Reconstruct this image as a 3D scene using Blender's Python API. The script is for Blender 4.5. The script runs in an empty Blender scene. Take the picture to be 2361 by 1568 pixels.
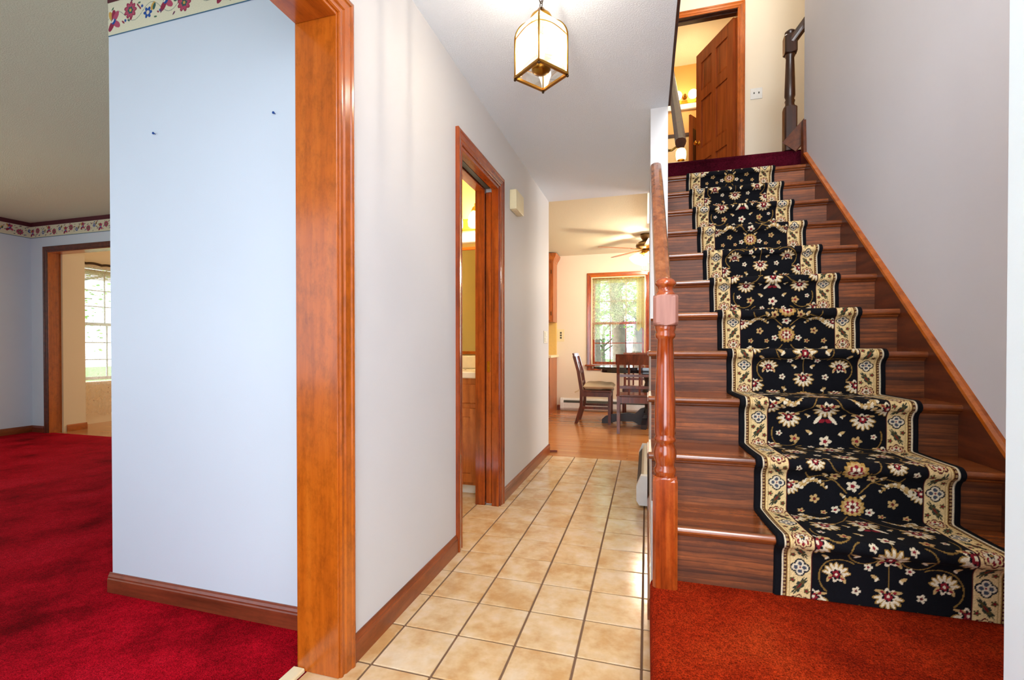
import bpy, bmesh, math, random
import numpy as np
from mathutils import Vector, Matrix, noise as mnoise

random.seed(7)
rng = np.random.default_rng(11)
SC = bpy.context.scene
COL = SC.collection
PI = math.pi
R = math.radians

# ------------------------------------------------------------------ camera
F_PX, YAW, PITCH, HOR = 1075.0, 16.15, -0.5, 801.0
cam_d = bpy.data.cameras.new('camera')
cam_d.sensor_fit = 'HORIZONTAL'
cam_d.sensor_width = 36.0
cam_d.lens = 36.0 * F_PX / 2361.0
cy_px = HOR - F_PX * math.tan(R(PITCH))
cam_d.shift_y = (cy_px - 784.0) / 2361.0
cam_d.clip_start = 0.02
cam = bpy.data.objects.new('camera', cam_d)
COL.objects.link(cam)
cam.location = (0, 0, 1.02)
cam.rotation_euler = (R(90 + PITCH), 0, R(YAW))
SC.camera = cam

# ------------------------------------------------------------------ view, world, large lights
SC.view_settings.view_transform = 'Standard'
SC.view_settings.look = 'None'
SC.view_settings.exposure = 0.28
SC.view_settings.gamma = 1.0
SC.view_settings.use_curve_mapping = False

w = bpy.data.worlds.new('world')
SC.world = w
w.use_nodes = True
bg = w.node_tree.nodes['Background']
bg.inputs[0].default_value = (0.80, 0.90, 1.0, 1)
bg.inputs[1].default_value = 3.4


def light(name, typ, loc, energy, col=(1, 1, 1), size=None, rot=None, radius=None, spread=None):
    d = bpy.data.lights.new(name, typ)
    d.energy = energy
    d.color = col
    if typ == 'AREA':
        d.shape = 'RECTANGLE'
        d.size, d.size_y = size
        if spread:
            d.spread = spread
    if radius is not None:
        d.shadow_soft_size = radius
    o = bpy.data.objects.new(name, d)
    COL.objects.link(o)
    o.location = loc
    if rot:
        o.rotation_euler = rot
    return o


sun = light('sun', 'SUN', (0, 0, 20), 10.0, (1.0, 0.95, 0.85), rot=(R(42), 0, R(-70)))
sun.data.angle = R(0.6)
# assumed daylight at the front door and over the stairs, then unseen fill lamps
light('assumed_door_daylight', 'AREA', (0.05, -0.62, 1.25), 22, (0.90, 0.95, 1.0), (1.1, 2.1), (R(90), 0, 0))  # area lamp at the front door, assumed to stand open behind the camera
light('stair_opening_fill', 'AREA', (0.66, -0.62, 3.5), 80, (0.95, 0.97, 1.0), (0.9, 1.6), (R(78), 0, 0))  # unseen area lamp at an opening added high above the stairs
light('living_front_fill', 'AREA', (-3.1, -1.12, 1.45), 28, (0.72, 0.85, 1.0), (3.0, 1.5), (R(90), 0, 0))  # unseen area lamp for an assumed window; the wall behind is solid
light('living_side_fill', 'AREA', (-6.98, 0.6, 1.4), 36, (0.88, 1.0, 0.90), (1.6, 1.3), (0, R(-90), 0))  # added to lift the living room ceiling and far wall; no window here
light('kitchen_side_fill', 'AREA', (2.42, 5.95, 1.5), 60, (0.95, 0.98, 1.0), (1.6, 1.3), (0, R(90), 0))  # unseen area lamp at the dining side wall, which has no window
light('sunroom_back_fill', 'AREA', (-5.5, 6.92, 1.4), 34, (1.0, 0.93, 0.8), (2.0, 1.4), (R(-90), 0, 0))  # unseen area lamp before the solid back wall, not at a window


# ------------------------------------------------------------------ material helpers
def lin(c):
    return tuple(((v / 255.0) / 12.92 if v / 255.0 <= 0.04045 else ((v / 255.0 + 0.055) / 1.055) ** 2.4) for v in c)


MATS = {}


class NT:
    def __init__(s, name):
        s.m = bpy.data.materials.new(name)
        s.m.use_nodes = True
        s.t = s.m.node_tree
        s.b = s.t.nodes['Principled BSDF']
        s.out = s.t.nodes['Material Output']
        MATS[name] = s.m

    def n(s, typ, **kw):
        nd = s.t.nodes.new(typ)
        for k, v in kw.items():
            if isinstance(k, str) and k.startswith('i_'):
                nd.inputs[int(k[2:])].default_value = v
            else:
                setattr(nd, k, v)
        return nd

    def l(s, a, b):
        s.t.links.new(a, b)

    def noise(s, scale, detail=4, rough=0.55, stretch=(1, 1, 1), rand=0.0, coord='Object'):
        tc = s.n('ShaderNodeTexCoord')
        mp = s.n('ShaderNodeMapping')
        mp.inputs['Scale'].default_value = stretch
        src = tc.outputs[coord]
        if rand:
            oi = s.n('ShaderNodeObjectInfo')
            cm = s.n('ShaderNodeMath', operation='MULTIPLY')
            cm.inputs[1].default_value = rand
            s.l(oi.outputs['Random'], cm.inputs[0])
            va = s.n('ShaderNodeVectorMath', operation='ADD')
            s.l(src, va.inputs[0])
            s.l(cm.outputs[0], va.inputs[1])
            src = va.outputs[0]
        s.l(src, mp.inputs['Vector'])
        nz = s.n('ShaderNodeTexNoise')
        nz.inputs['Scale'].default_value = scale
        nz.inputs['Detail'].default_value = detail
        nz.inputs['Roughness'].default_value = rough
        s.l(mp.outputs[0], nz.inputs['Vector'])
        return nz

    def ramp(s, src, stops):
        r = s.n('ShaderNodeValToRGB')
        e = r.color_ramp.elements
        while len(e) < len(stops):
            e.new(0.5)
        for el, (p, c) in zip(e, stops):
            el.position = p
            el.color = (*c, 1)
        s.l(src, r.inputs[0])
        return r

    def mix(s, a, b, fac, typ='MIX'):
        m = s.n('ShaderNodeMix', data_type='RGBA', blend_type=typ)
        if isinstance(fac, (int, float)):
            m.inputs[0].default_value = fac
        else:
            s.l(fac, m.inputs[0])
        for i, v in ((6, a), (7, b)):
            if isinstance(v, tuple):
                m.inputs[i].default_value = (*v, 1)
            else:
                s.l(v, m.inputs[i])
        return m.outputs[2]

    def bump(s, h, strength, dist=0.002):
        b = s.n('ShaderNodeBump')
        b.inputs['Strength'].default_value = strength
        b.inputs['Distance'].default_value = dist
        s.l(h, b.inputs['Height'])
        s.l(b.outputs[0], s.b.inputs['Normal'])
        return b

    def col(s, c):
        if isinstance(c, tuple):
            s.b.inputs['Base Color'].default_value = (*c, 1)
        else:
            s.l(c, s.b.inputs['Base Color'])

    def set(s, rough=0.5, metal=0.0, spec=None, coat=None, sheen=None):
        s.b.inputs['Roughness'].default_value = rough
        s.b.inputs['Metallic'].default_value = metal
        if spec is not None:
            s.b.inputs['Specular IOR Level'].default_value = spec
        if coat is not None:
            s.b.inputs['Coat Weight'].default_value = coat
            s.b.inputs['Coat Roughness'].default_value = 0.12
        if sheen is not None:
            s.b.inputs['Sheen Weight'].default_value = sheen
        return s


def paint(name, rgb, rough=0.55, var=0.03, bump=0.15, scale=180):
    t = NT(name)
    c = lin(rgb)
    n1 = t.noise(1.6, 3)
    d = tuple(v * (1 - var) for v in c)
    t.col(t.ramp(n1.outputs[0], [(0.35, d), (0.7, c)]).outputs[0])
    n2 = t.noise(scale, 2)
    t.bump(n2.outputs[0], bump, 0.001)
    t.set(rough)
    return t.m


def ceiling_mat(name, rgb):
    t = NT(name)
    t.col(lin(rgb))
    n2 = t.noise(140, 5, 0.7)
    r = t.ramp(n2.outputs[0], [(0.42, (0, 0, 0)), (0.62, (1, 1, 1))])
    t.bump(r.outputs[0], 0.6, 0.004)
    t.set(0.8)
    return t.m


def wood(name, dark, mid, lite, axis, rough=0.28, mott=True, coat=0.35, gscale=26.0, rand=0.0, smudge=None, wave=False):
    t = NT(name)
    st = {'x': (0.06, 1, 1), 'y': (1, 0.06, 1), 'z': (1, 1, 0.06)}[axis]
    g = t.noise(gscale, 6, 0.62, st, rand)
    base = t.ramp(g.outputs[0], [(0.28, lin(dark)), (0.5, lin(mid)), (0.72, lin(lite))]).outputs[0]
    if wave:
        tc = t.n('ShaderNodeTexCoord')
        oi = t.n('ShaderNodeObjectInfo')
        mu = t.n('ShaderNodeMath', operation='MULTIPLY')
        mu.inputs[1].default_value = 31.0
        t.l(oi.outputs['Random'], mu.inputs[0])
        va = t.n('ShaderNodeVectorMath', operation='ADD')
        t.l(tc.outputs['Object'], va.inputs[0])
        t.l(mu.outputs[0], va.inputs[1])
        mp = t.n('ShaderNodeMapping')
        mp.inputs['Scale'].default_value = (0.16, 1, 1)
        t.l(va.outputs[0], mp.inputs['Vector'])
        wv = t.n('ShaderNodeTexWave', bands_direction='Z', wave_profile='SAW')
        wv.inputs['Scale'].default_value = 17.0
        wv.inputs['Distortion'].default_value = 7.0
        wv.inputs['Detail'].default_value = 3.0
        wv.inputs['Detail Scale'].default_value = 1.1
        t.l(mp.outputs[0], wv.inputs['Vector'])
        wr_ = t.ramp(wv.outputs['Fac'], [(0.0, (0.42, 0.38, 0.36)), (0.35, (0.85, 0.82, 0.8)), (1.0, (1.2, 1.15, 1.1))]).outputs[0]
        base = t.mix(base, wr_, 0.85, 'MULTIPLY')
    if mott:
        st2 = {'x': (0.5, 1, 1), 'y': (1, 0.5, 1), 'z': (1, 1, 0.5)}[axis]
        m = t.noise(24, 7, 0.75, st2, rand)
        f = t.ramp(m.outputs[0], [(0.46, (0, 0, 0)), (0.72, (1, 1, 1))]).outputs[0]
        mm = t.n('ShaderNodeMath', operation='MULTIPLY')
        mm.inputs[1].default_value = 0.55
        t.l(f, mm.inputs[0])
        base = t.mix(base, lin(smudge or dark), mm.outputs[0])
    t.col(base)
    t.bump(g.outputs[0], 0.08, 0.001)
    t.set(rough, coat=coat)
    return t.m


def plain(name, rgb, rough=0.5, metal=0.0, coat=None, var=0.06, scale=30, bump=0.05):
    t = NT(name)
    c = lin(rgb)
    n1 = t.noise(scale, 3)
    t.col(t.ramp(n1.outputs[0], [(0.3, tuple(v * (1 - var) for v in c)), (0.7, c)]).outputs[0])
    t.bump(n1.outputs[0], bump, 0.0006)
    t.set(rough, metal, coat=coat)
    return t.m


def emit(name, rgb, strength, base=(255, 250, 240)):
    t = NT(name)
    n1 = t.noise(20, 2)
    c = lin(rgb)
    t.col(lin(base))
    t.l(t.ramp(n1.outputs[0], [(0.2, tuple(v * 0.93 for v in c)), (0.8, c)]).outputs[0], t.b.inputs['Emission Color'])
    t.b.inputs['Emission Strength'].default_value = strength
    return t.m


def glassy(name, tint=(1, 1, 1), gloss=0.08, frost=0.0, frost_col=(1, 1, 1)):
    """thin pane: lets light straight through, with some reflection and, if etched, some scatter"""
    t = NT(name)
    tr = t.n('ShaderNodeBsdfTransparent')
    tr.inputs[0].default_value = (*tint, 1)
    gl = t.n('ShaderNodeBsdfGlossy')
    gl.inputs['Roughness'].default_value = 0.03
    lw = t.n('ShaderNodeFresnel')
    lw.inputs[0].default_value = 1.35
    mx = t.n('ShaderNodeMixShader')
    t.l(lw.outputs[0], mx.inputs[0])
    t.l(tr.outputs[0], mx.inputs[1])
    t.l(gl.outputs[0], mx.inputs[2])
    last = mx
    if frost > 0:
        tl = t.n('ShaderNodeBsdfTranslucent')
        tl.inputs[0].default_value = (*frost_col, 1)
        n1 = t.noise(60, 4, 0.7)
        f = t.ramp(n1.outputs[0], [(0.4, (frost * 0.7,) * 3), (0.7, (frost,) * 3)])
        m2 = t.n('ShaderNodeMixShader')
        t.l(f.outputs[0], m2.inputs[0])
        t.l(mx.outputs[0], m2.inputs[1])
        t.l(tl.outputs[0], m2.inputs[2])
        last = m2
    t.l(last.outputs[0], t.out.inputs[0])
    return t.m


def carpet(name, dark, mid, lite, big=2.2, bump=0.9):
    t = NT(name)
    a = t.noise(big, 5, 0.62)
    f = t.noise(260, 3, 0.7)
    base = t.ramp(a.outputs[0], [(0.3, lin(dark)), (0.52, lin(mid)), (0.7, lin(lite))]).outputs[0]
    fr = t.ramp(f.outputs[0], [(0.38, (0.35, 0.35, 0.35)), (0.62, (1.2, 1.2, 1.2))]).outputs[0]
    g2 = t.noise(75, 4, 0.75)
    fg = t.ramp(g2.outputs[0], [(0.36, (0.66, 0.62, 0.6)), (0.6, (1.1, 1.1, 1.1))]).outputs[0]
    t.col(t.mix(t.mix(base, fr, 1.0, 'MULTIPLY'), fg, 1.0, 'MULTIPLY'))
    t.bump(f.outputs[0], bump, 0.004)
    t.set(0.95, spec=0.04)
    return t.m


def colattr(name, rough=0.9, bump=0.5):
    t = NT(name)
    a = t.n('ShaderNodeAttribute', attribute_name='Col')
    f = t.noise(500, 2)
    fr = t.ramp(f.outputs[0], [(0.3, (0.72, 0.72, 0.72)), (0.7, (1.1, 1.1, 1.1))]).outputs[0]
    t.col(t.mix(a.outputs[0], fr, 1.0, 'MULTIPLY'))
    if bump:
        t.bump(f.outputs[0], bump, 0.003)
    t.set(rough, spec=0.15)
    return t.m


WALL = paint('hall_wall_paint', (214, 213, 213), 0.65)
WALLST = paint('stair_wall_paint', (217, 219, 230), 0.6)
WALLBLUE = paint('living_wall_paint', (216, 228, 240), 0.5)
WALLENTRY = paint('entry_wall_paint', (232, 246, 253), 0.5)
WALLTAN = paint('sunroom_wall_paint', (232, 205, 160), 0.55)
WALLKIT = paint('kitchen_wall_paint', (238, 226, 206), 0.55)
WALLMUST = paint('bathroom_wall_paint', (232, 206, 126), 0.5)
WALLUP = paint('upper_wall_paint', (236, 226, 208), 0.5)
WALLUPB = paint('upper_bath_wall_paint', (232, 178, 100), 0.5)
CEIL = ceiling_mat('hall_ceiling_texture', (234, 242, 252))
CEILLIV = ceiling_mat('living_ceiling_texture', (228, 236, 206))
CEILK = ceiling_mat('kitchen_ceiling_texture', (236, 230, 205))
CASX = wood('casing_wood_x', (150, 70, 14), (182, 90, 18), (196, 104, 26), 'x', 0.22, coat=0.2, smudge=(84, 38, 8))
CASY = wood('casing_wood_y', (150, 70, 14), (182, 90, 18), (196, 104, 26), 'y', 0.22, coat=0.2, smudge=(84, 38, 8))
CASZ = wood('casing_wood_z', (150, 70, 14), (182, 90, 18), (196, 104, 26), 'z', 0.22, coat=0.2, smudge=(84, 38, 8))
BASEY = wood('baseboard_wood_y', (84, 38, 14), (140, 66, 28), (160, 82, 38), 'y', 0.3, coat=0.2)
BASEX = wood('baseboard_wood_x', (84, 38, 20), (132, 60, 36), (150, 74, 44), 'x', 0.3, coat=0.2)
TREAD = wood('stair_tread_wood', (74, 34, 14), (136, 70, 32), (182, 104, 54), 'x', 0.24, gscale=20, rand=9)
RISER = wood('stair_riser_wood', (62, 30, 12), (112, 58, 24), (164, 90, 40), 'x', 0.55, gscale=30, rand=13, coat=0.0, wave=True)
SKIRT = wood('stair_skirt_wood', (58, 25, 11), (96, 44, 20), (120, 60, 28), 'y', 0.32, coat=0.15)
NEWEL = wood('newel_wood', (84, 26, 8), (152, 62, 18), (186, 92, 34), 'z', 0.16, coat=0.6, gscale=34)
NEWELRAW = wood('newel_bare_wood', (128, 80, 66), (160, 106, 90), (178, 126, 108), 'z', 0.5, mott=False, coat=0.0)
RAIL = wood('handrail_wood', (100, 48, 22), (146, 82, 42), (172, 106, 60), 'y', 0.25, coat=0.4)
DARKW = wood('dark_stained_wood', (30, 14, 8), (58, 28, 14), (84, 42, 22), 'z', 0.35, coat=0.2)
DOORW = wood('panel_door_wood', (104, 42, 16), (148, 70, 30), (168, 88, 42), 'z', 0.35, mott=False, coat=0.15)
CABW = wood('cabinet_oak', (130, 62, 22), (176, 96, 40), (200, 122, 58), 'z', 0.35, coat=0.15)
VANW = wood('vanity_oak', (140, 70, 26), (184, 102, 44), (206, 126, 62), 'z', 0.35, coat=0.15)
CHAIRW = wood('chair_wood', (58, 20, 10), (98, 38, 18), (124, 54, 28), 'z', 0.28, coat=0.3)
BLACKT = plain('black_lacquer', (14, 12, 14), 0.08, coat=0.6)
DARKT = plain('table_base_dark', (44, 38, 42), 0.35)
BRASS = plain('antique_brass', (150, 108, 40), 0.28, 1.0)
BRASSB = plain('bright_brass', (206, 150, 50), 0.22, 1.0)
IRON = plain('chain_bronze', (70, 52, 34), 0.4, 0.9)
PEWTER = plain('fan_bronze', (120, 96, 60), 0.3, 0.9)
WHITEM = plain('white_enamel', (236, 238, 238), 0.35)
CREAMM = plain('cream_enamel', (232, 222, 196), 0.4)
IVORY = plain('ivory_plastic', (240, 226, 184), 0.4)
GRILL = plain('heater_slot_dark', (60, 62, 58), 0.6)
BLUEN = plain('nail_blue', (30, 80, 160), 0.4, 0.4)
GROUT = plain('tile_grout', (124, 92, 68), 0.85, scale=60)
COUNTER = plain('laminate_counter', (238, 220, 176), 0.3)
PORCEL = plain('cream_porcelain', (248, 236, 214), 0.15, coat=0.4)
CUSH = plain('cushion_fabric', (226, 206, 172), 0.9, scale=200, bump=0.4)
BULB = emit('bulb_glow', (255, 214, 150), 26.0)
SHADE = emit('frosted_shade_glow', (255, 232, 190), 4.5)
FANSH = emit('fan_shade_glow', (255, 226, 180), 3.2)
JARG = emit('lantern_reflection_glow', (255, 226, 160), 3.0)
PANE = glassy('window_pane', (1, 1, 1))
LGLASS = glassy('lantern_glass', (0.97, 0.95, 0.9), frost=0.15, frost_col=(1.0, 0.90, 0.74))
RED = carpet('crimson_carpet', (128, 3, 14), (204, 12, 34), (220, 26, 48), 2.6)
ORED = carpet('orange_red_carpet', (132, 26, 6), (168, 44, 14), (184, 60, 22), 3.2)
BURG = carpet('burgundy_carpet', (58, 8, 20), (86, 14, 32), (104, 22, 40), 3.0)
RUG = colattr('runner_pile')
BORDERM = colattr('wallpaper_print', 0.6, 0.0)
BRANCH = plain('tree_bark', (120, 108, 96), 0.9, scale=14, var=0.4, bump=0.5)
LEAFA = plain('leaf_green', (150, 206, 84), 0.6, scale=3, var=0.35)
LEAFB = plain('leaf_deep_green', (92, 156, 64), 0.6, scale=3, var=0.35)
LAWN = plain('lawn_green', (84, 118, 52), 0.9, scale=8, var=0.3)
MAROON = plain('maroon_paper', (84, 22, 36), 0.6)

t = NT('mirror_glass')
nz = t.noise(3, 1)
t.col(t.ramp(nz.outputs[0], [(0.3, (0.82, 0.82, 0.8)), (0.7, (0.86, 0.86, 0.84))]).outputs[0])
t.set(0.02, 1.0)
MIRROR = t.m

t = NT('floor_tile')
a = t.noise(7, 4, 0.6, rand=17.0)
bq = t.noise(30, 3, 0.6, rand=5.0)
c1 = t.ramp(a.outputs[0], [(0.34, lin((206, 160, 104))), (0.5, lin((222, 188, 142))), (0.68, lin((228, 204, 172)))]).outputs[0]
c2 = t.ramp(bq.outputs[0], [(0.35, (0.93, 0.9, 0.86)), (0.65, (1.0, 1.0, 1.0))]).outputs[0]
t.col(t.mix(c1, c2, 1.0, 'MULTIPLY'))
t.bump(bq.outputs[0], 0.04, 0.001)
t.set(0.16, spec=0.5)
TILE = t.m

t = NT('strip_hardwood')
tc = t.n('ShaderNodeTexCoord')
br = t.n('ShaderNodeTexBrick')
br.inputs['Scale'].default_value = 1.0
br.inputs['Mortar Size'].default_value = 0.0008
br.inputs['Brick Width'].default_value = 0.95
br.inputs['Row Height'].default_value = 0.057
br.inputs['Color1'].default_value = (*lin((188, 118, 58)), 1)
br.inputs['Color2'].default_value = (*lin((204, 138, 76)), 1)
br.inputs['Mortar'].default_value = (*lin((146, 82, 36)), 1)
t.l(tc.outputs['Object'], br.inputs['Vector'])
g = t.noise(24, 5, 0.6, (0.06, 1, 1))
gr = t.ramp(g.outputs[0], [(0.3, (0.86, 0.83, 0.8)), (0.7, (1.06, 1.04, 1.0))]).outputs[0]
t.col(t.mix(br.outputs[0], gr, 1.0, 'MULTIPLY'))
t.set(0.2, coat=0.2)
HARD = t.m


def lace_mat(name, rgb, dens_lo, dens_hi, scale, dots=None):
    t = NT(name)
    tr = t.n('ShaderNodeBsdfTransparent')
    df = t.n('ShaderNodeBsdfDiffuse')
    tl = t.n('ShaderNodeBsdfTranslucent')
    base = lin(rgb)
    n0 = t.noise(scale, 3, 0.6)
    src = t.ramp(n0.outputs[0], [(0.42, (dens_lo,) * 3), (0.6, (dens_hi,) * 3)]).outputs[0]
    colr = None
    if dots:
        tc = t.n('ShaderNodeTexCoord')
        v = t.n('ShaderNodeTexVoronoi')
        v.inputs['Scale'].default_value = dots
        t.l(tc.outputs['Object'], v.inputs['Vector'])
        dm = t.ramp(v.outputs['Distance'], [(0.06, (1, 1, 1)), (0.10, (0, 0, 0))]).outputs[0]
        src = t.mix(src, (1.0, 1.0, 1.0), dm)
        colr = t.mix(base, lin((120, 84, 74)), dm)
    for nd in (df, tl):
        if colr is None:
            nd.inputs[0].default_value = (*base, 1)
        else:
            t.l(colr, nd.inputs[0])
    m1 = t.n('ShaderNodeMixShader')
    m1.inputs[0].default_value = 0.85
    t.l(df.outputs[0], m1.inputs[1])
    t.l(tl.outputs[0], m1.inputs[2])
    m2 = t.n('ShaderNodeMixShader')
    t.l(src, m2.inputs[0])
    t.l(tr.outputs[0], m2.inputs[1])
    t.l(m1.outputs[0], m2.inputs[2])
    t.l(m2.outputs[0], t.out.inputs[0])
    return t.m


LACE = lace_mat('lace_fabric', (250, 254, 226), 0.32, 0.72, 70)
LACEB = lace_mat('lace_header_fabric', (232, 224, 176), 0.75, 1.0, 120)
SHEER = lace_mat('dotted_sheer_fabric', (238, 226, 210), 0.25, 0.42, 12, 15.0)


# ------------------------------------------------------------------ mesh helpers
class MB:
    def __init__(s):
        s.v, s.f, s.sm = [], [], []

    def add(s, verts, faces, smooth=False):
        o = len(s.v)
        s.v += [tuple(p) for p in verts]
        s.f += [tuple(i + o for i in f) for f in faces]
        s.sm += [smooth] * len(faces)
        return s

    def box(s, x0, x1, y0, y1, z0, z1):
        v = [(x, y, z) for x in (x0, x1) for y in (y0, y1) for z in (z0, z1)]
        return s.add(v, [(0, 1, 3, 2), (4, 6, 7, 5), (0, 4, 5, 1), (2, 3, 7, 6), (0, 2, 6, 4), (1, 5, 7, 3)])

    def bbox(s, x0, x1, y0, y1, z0, z1, b=0.003, seg=1):
        bm = bmesh.new()
        bmesh.ops.create_cube(bm, size=1)
        for v in bm.verts:
            v.co = Vector(((x0 + x1) / 2 + v.co.x * (x1 - x0), (y0 + y1) / 2 + v.co.y * (y1 - y0), (z0 + z1) / 2 + v.co.z * (z1 - z0)))
        bmesh.ops.bevel(bm, geom=bm.edges[:], offset=b, segments=seg, affect='EDGES', profile=0.6)
        bm.verts.index_update()
        s.add([v.co for v in bm.verts], [[v.index for v in f.verts] for f in bm.faces], seg > 1)
        bm.free()
        return s

    def prism(s, poly, axis, a, b):
        """poly of 2-D points, extruded along axis from a to b"""
        n = len(poly)
        mk = {'x': lambda p, t: (t, p[0], p[1]), 'y': lambda p, t: (p[0], t, p[1]), 'z': lambda p, t: (p[0], p[1], t)}[axis]
        v = [mk(p, a) for p in poly] + [mk(p, b) for p in poly]
        f = [tuple(range(n))[::-1], tuple(range(n, 2 * n))]
        f += [(i, (i + 1) % n, n + (i + 1) % n, n + i) for i in range(n)]
        return s.add(v, f)

    def lathe(s, prof, c=(0, 0, 0), seg=24, axis='z', smooth=True, start=0.0):
        n = len(prof)
        v = []
        for k in range(seg):
            a = start + 2 * PI * k / seg
            for r, h in prof:
                p = (r * math.cos(a), r * math.sin(a), h)
                if axis == 'y':
                    p = (p[0], p[2], p[1])
                elif axis == 'x':
                    p = (p[2], p[0], p[1])
                v.append((p[0] + c[0], p[1] + c[1], p[2] + c[2]))
        f = []
        for k in range(seg):
            k2 = (k + 1) % seg
            for i in range(n - 1):
                f.append((k * n + i, k2 * n + i, k2 * n + i + 1, k * n + i + 1))
        s.add(v, f, smooth)
        o = len(s.v) - len(v)
        s.f.append(tuple(o + k * n for k in range(seg))[::-1])
        s.f.append(tuple(o + k * n + n - 1 for k in range(seg)))
        s.sm += [False, False]
        return s

    def tube(s, pts, r, seg=8, smooth=True, closed=False):
        pts = [Vector(p) for p in pts]
        n = len(pts)
        rr = r if isinstance(r, (list, tuple)) else [r] * n
        v = []
        ref = Vector((0.31, 0.17, 0.93)).normalized()
        for i, p in enumerate(pts):
            a = pts[(i - 1) % n] if (closed or i > 0) else p
            b = pts[(i + 1) % n] if (closed or i < n - 1) else p
            d = (b - a).normalized()
            u = d.cross(ref)
            if u.length < 1e-4:
                u = d.cross(Vector((1, 0, 0)))
            u.normalize()
            w_ = d.cross(u)
            for k in range(seg):
                t_ = 2 * PI * k / seg
                v.append(p + (u * math.cos(t_) + w_ * math.sin(t_)) * rr[i])
        f = []
        for i in range(n if closed else n - 1):
            j = (i + 1) % n
            for k in range(seg):
                k2 = (k + 1) % seg
                f.append((i * seg + k, i * seg + k2, j * seg + k2, j * seg + k))
        s.add(v, f, smooth)
        if not closed:
            o = len(s.v) - len(v)
            s.f.append(tuple(o + k for k in range(seg))[::-1])
            s.f.append(tuple(o + (n - 1) * seg + k for k in range(seg)))
            s.sm += [False, False]
        return s

    def sphere(s, c, r, seg=14, rings=8, sq=(1, 1, 1)):
        prof = [(max(1e-4, r * math.sin(PI * i / rings)), -r * math.cos(PI * i / rings)) for i in range(rings + 1)]
        o = len(s.v)
        s.lathe(prof, (0, 0, 0), seg)
        for i in range(o, len(s.v)):
            p = s.v[i]
            s.v[i] = (p[0] * sq[0] + c[0], p[1] * sq[1] + c[1], p[2] * sq[2] + c[2])
        return s

    def bar(s, a, b, wx, wz, up=(0, 0, 1)):
        """rectangular bar from a to b"""
        a, b, up = Vector(a), Vector(b), Vector(up)
        d = (b - a).normalized()
        u = d.cross(up).normalized()
        v_ = u.cross(d).normalized()
        q = []
        for p in (a, b):
            for i, j in ((-1, -1), (1, -1), (1, 1), (-1, 1)):
                q.append(p + u * (i * wx / 2) + v_ * (j * wz / 2))
        return s.add(q, [(0, 3, 2, 1), (4, 5, 6, 7), (0, 1, 5, 4), (1, 2, 6, 5), (2, 3, 7, 6), (3, 0, 4, 7)])

    def xf(s, M, start=0):
        for i in range(start, len(s.v)):
            s.v[i] = tuple(M @ Vector(s.v[i]))
        return s

    def mesh(s, name, off=(0, 0, 0)):
        me = bpy.data.meshes.new(name)
        me.from_pydata([(p[0] - off[0], p[1] - off[1], p[2] - off[2]) for p in s.v], [], s.f)
        me.polygons.foreach_set('use_smooth', s.sm)
        bm = bmesh.new()
        bm.from_mesh(me)
        bmesh.ops.recalc_face_normals(bm, faces=bm.faces[:])
        bm.to_mesh(me)
        bm.free()
        me.update()
        return me


def tag(o, label=None, cat=None, group=None, kind=None):
    if label:
        o['label'] = label
    if cat:
        o['category'] = cat
    if group:
        o['group'] = group
    if kind:
        o['kind'] = kind
    return o


def worldpos(o):
    p = Vector((0, 0, 0))
    while o is not None:
        p += o.location
        o = o.parent
    return p


def empty(name, loc, label, cat, group=None, kind=None):
    o = bpy.data.objects.new(name, None)
    COL.objects.link(o)
    o.location = loc
    o.empty_display_size = 0.1
    return tag(o, label, cat, group, kind)


def put(name, mb, mat, parent=None, label=None, cat=None, group=None, kind=None):
    """link a mesh given in world coordinates (or in the parent's frame when the parent is placed later)"""
    if parent is not None:
        off = worldpos(parent)
        me = mb.mesh(name, off)
        o = bpy.data.objects.new(name, me)
        o.parent = parent
    else:
        xs, ys, zs = zip(*mb.v)
        off = ((min(xs) + max(xs)) / 2, (min(ys) + max(ys)) / 2, min(zs))
        me = mb.mesh(name, off)
        o = bpy.data.objects.new(name, me)
        o.location = off
    me.materials.append(mat)
    COL.objects.link(o)
    return tag(o, label, cat, group, kind)


def share(name, src, parent, world):
    """another object with the same mesh, at a world position"""
    o = bpy.data.objects.new(name, src)
    COL.objects.link(o)
    if parent is not None:
        o.parent = parent
        o.location = Vector(world) - worldpos(parent)
    else:
        o.location = world
    return o


CPROF = [(0, 0), (0, .008), (.004, .011), (.010, .011), (.014, .008), (.019, .0085), (.024, .013), (.046, .015), (.050, .019), (.058, .020), (.065, .017), (.065, 0)]


def casing_mb(p0, p1, across, out, m0=0, m1=0, prof=CPROF):
    p0, p1, ac, ou = Vector(p0), Vector(p1), Vector(across), Vector(out)
    d = (p1 - p0).normalized()
    n = len(prof)
    v = [p0 + ac * a + ou * o - d * (m0 * a) for a, o in prof] + [p1 + ac * a + ou * o + d * (m1 * a) for a, o in prof]
    f = [tuple(range(n))[::-1], tuple(range(n, 2 * n))] + [(i, (i + 1) % n, n + (i + 1) % n, n + i) for i in range(n)]
    return MB().add(v, f)


BPROF = [(0, 0), (0, .013), (.062, .013), (.066, .010), (.072, .0105), (.080, .006), (.086, .004), (.086, 0)]  # height, out


def base_mb(p0, p1, out, prof=BPROF):
    return casing_mb(p0, p1, (0, 0, 1), out, prof=[(a, o) for a, o in prof])


S = dict(kind='structure')
# ------------------------------------------------------------------ the setting
XL, XB, HC = -0.912, -1.056, 2.42
RISE, RUN, Y1, Z0 = 0.202, 0.232, 1.71, 0.195
ZU = Z0 + 12 * RISE            # upper floor
Y12 = Y1 + 11 * RUN

# hall floor: grout bed with loose tiles
floor = put('floor', MB().box(-1.03, 0.3, -0.6, 4.318, -0.1, -0.005).box(-2.0, -1.03, 1.9, 3.5, -0.1, -0.005), GROUT,
            label='hallway floor of square cream tiles in brown grout', cat='floor', **S)
TP, TQ, GW = 0.2095, 0.217, 0.0075
tile_cache = {}


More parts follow.
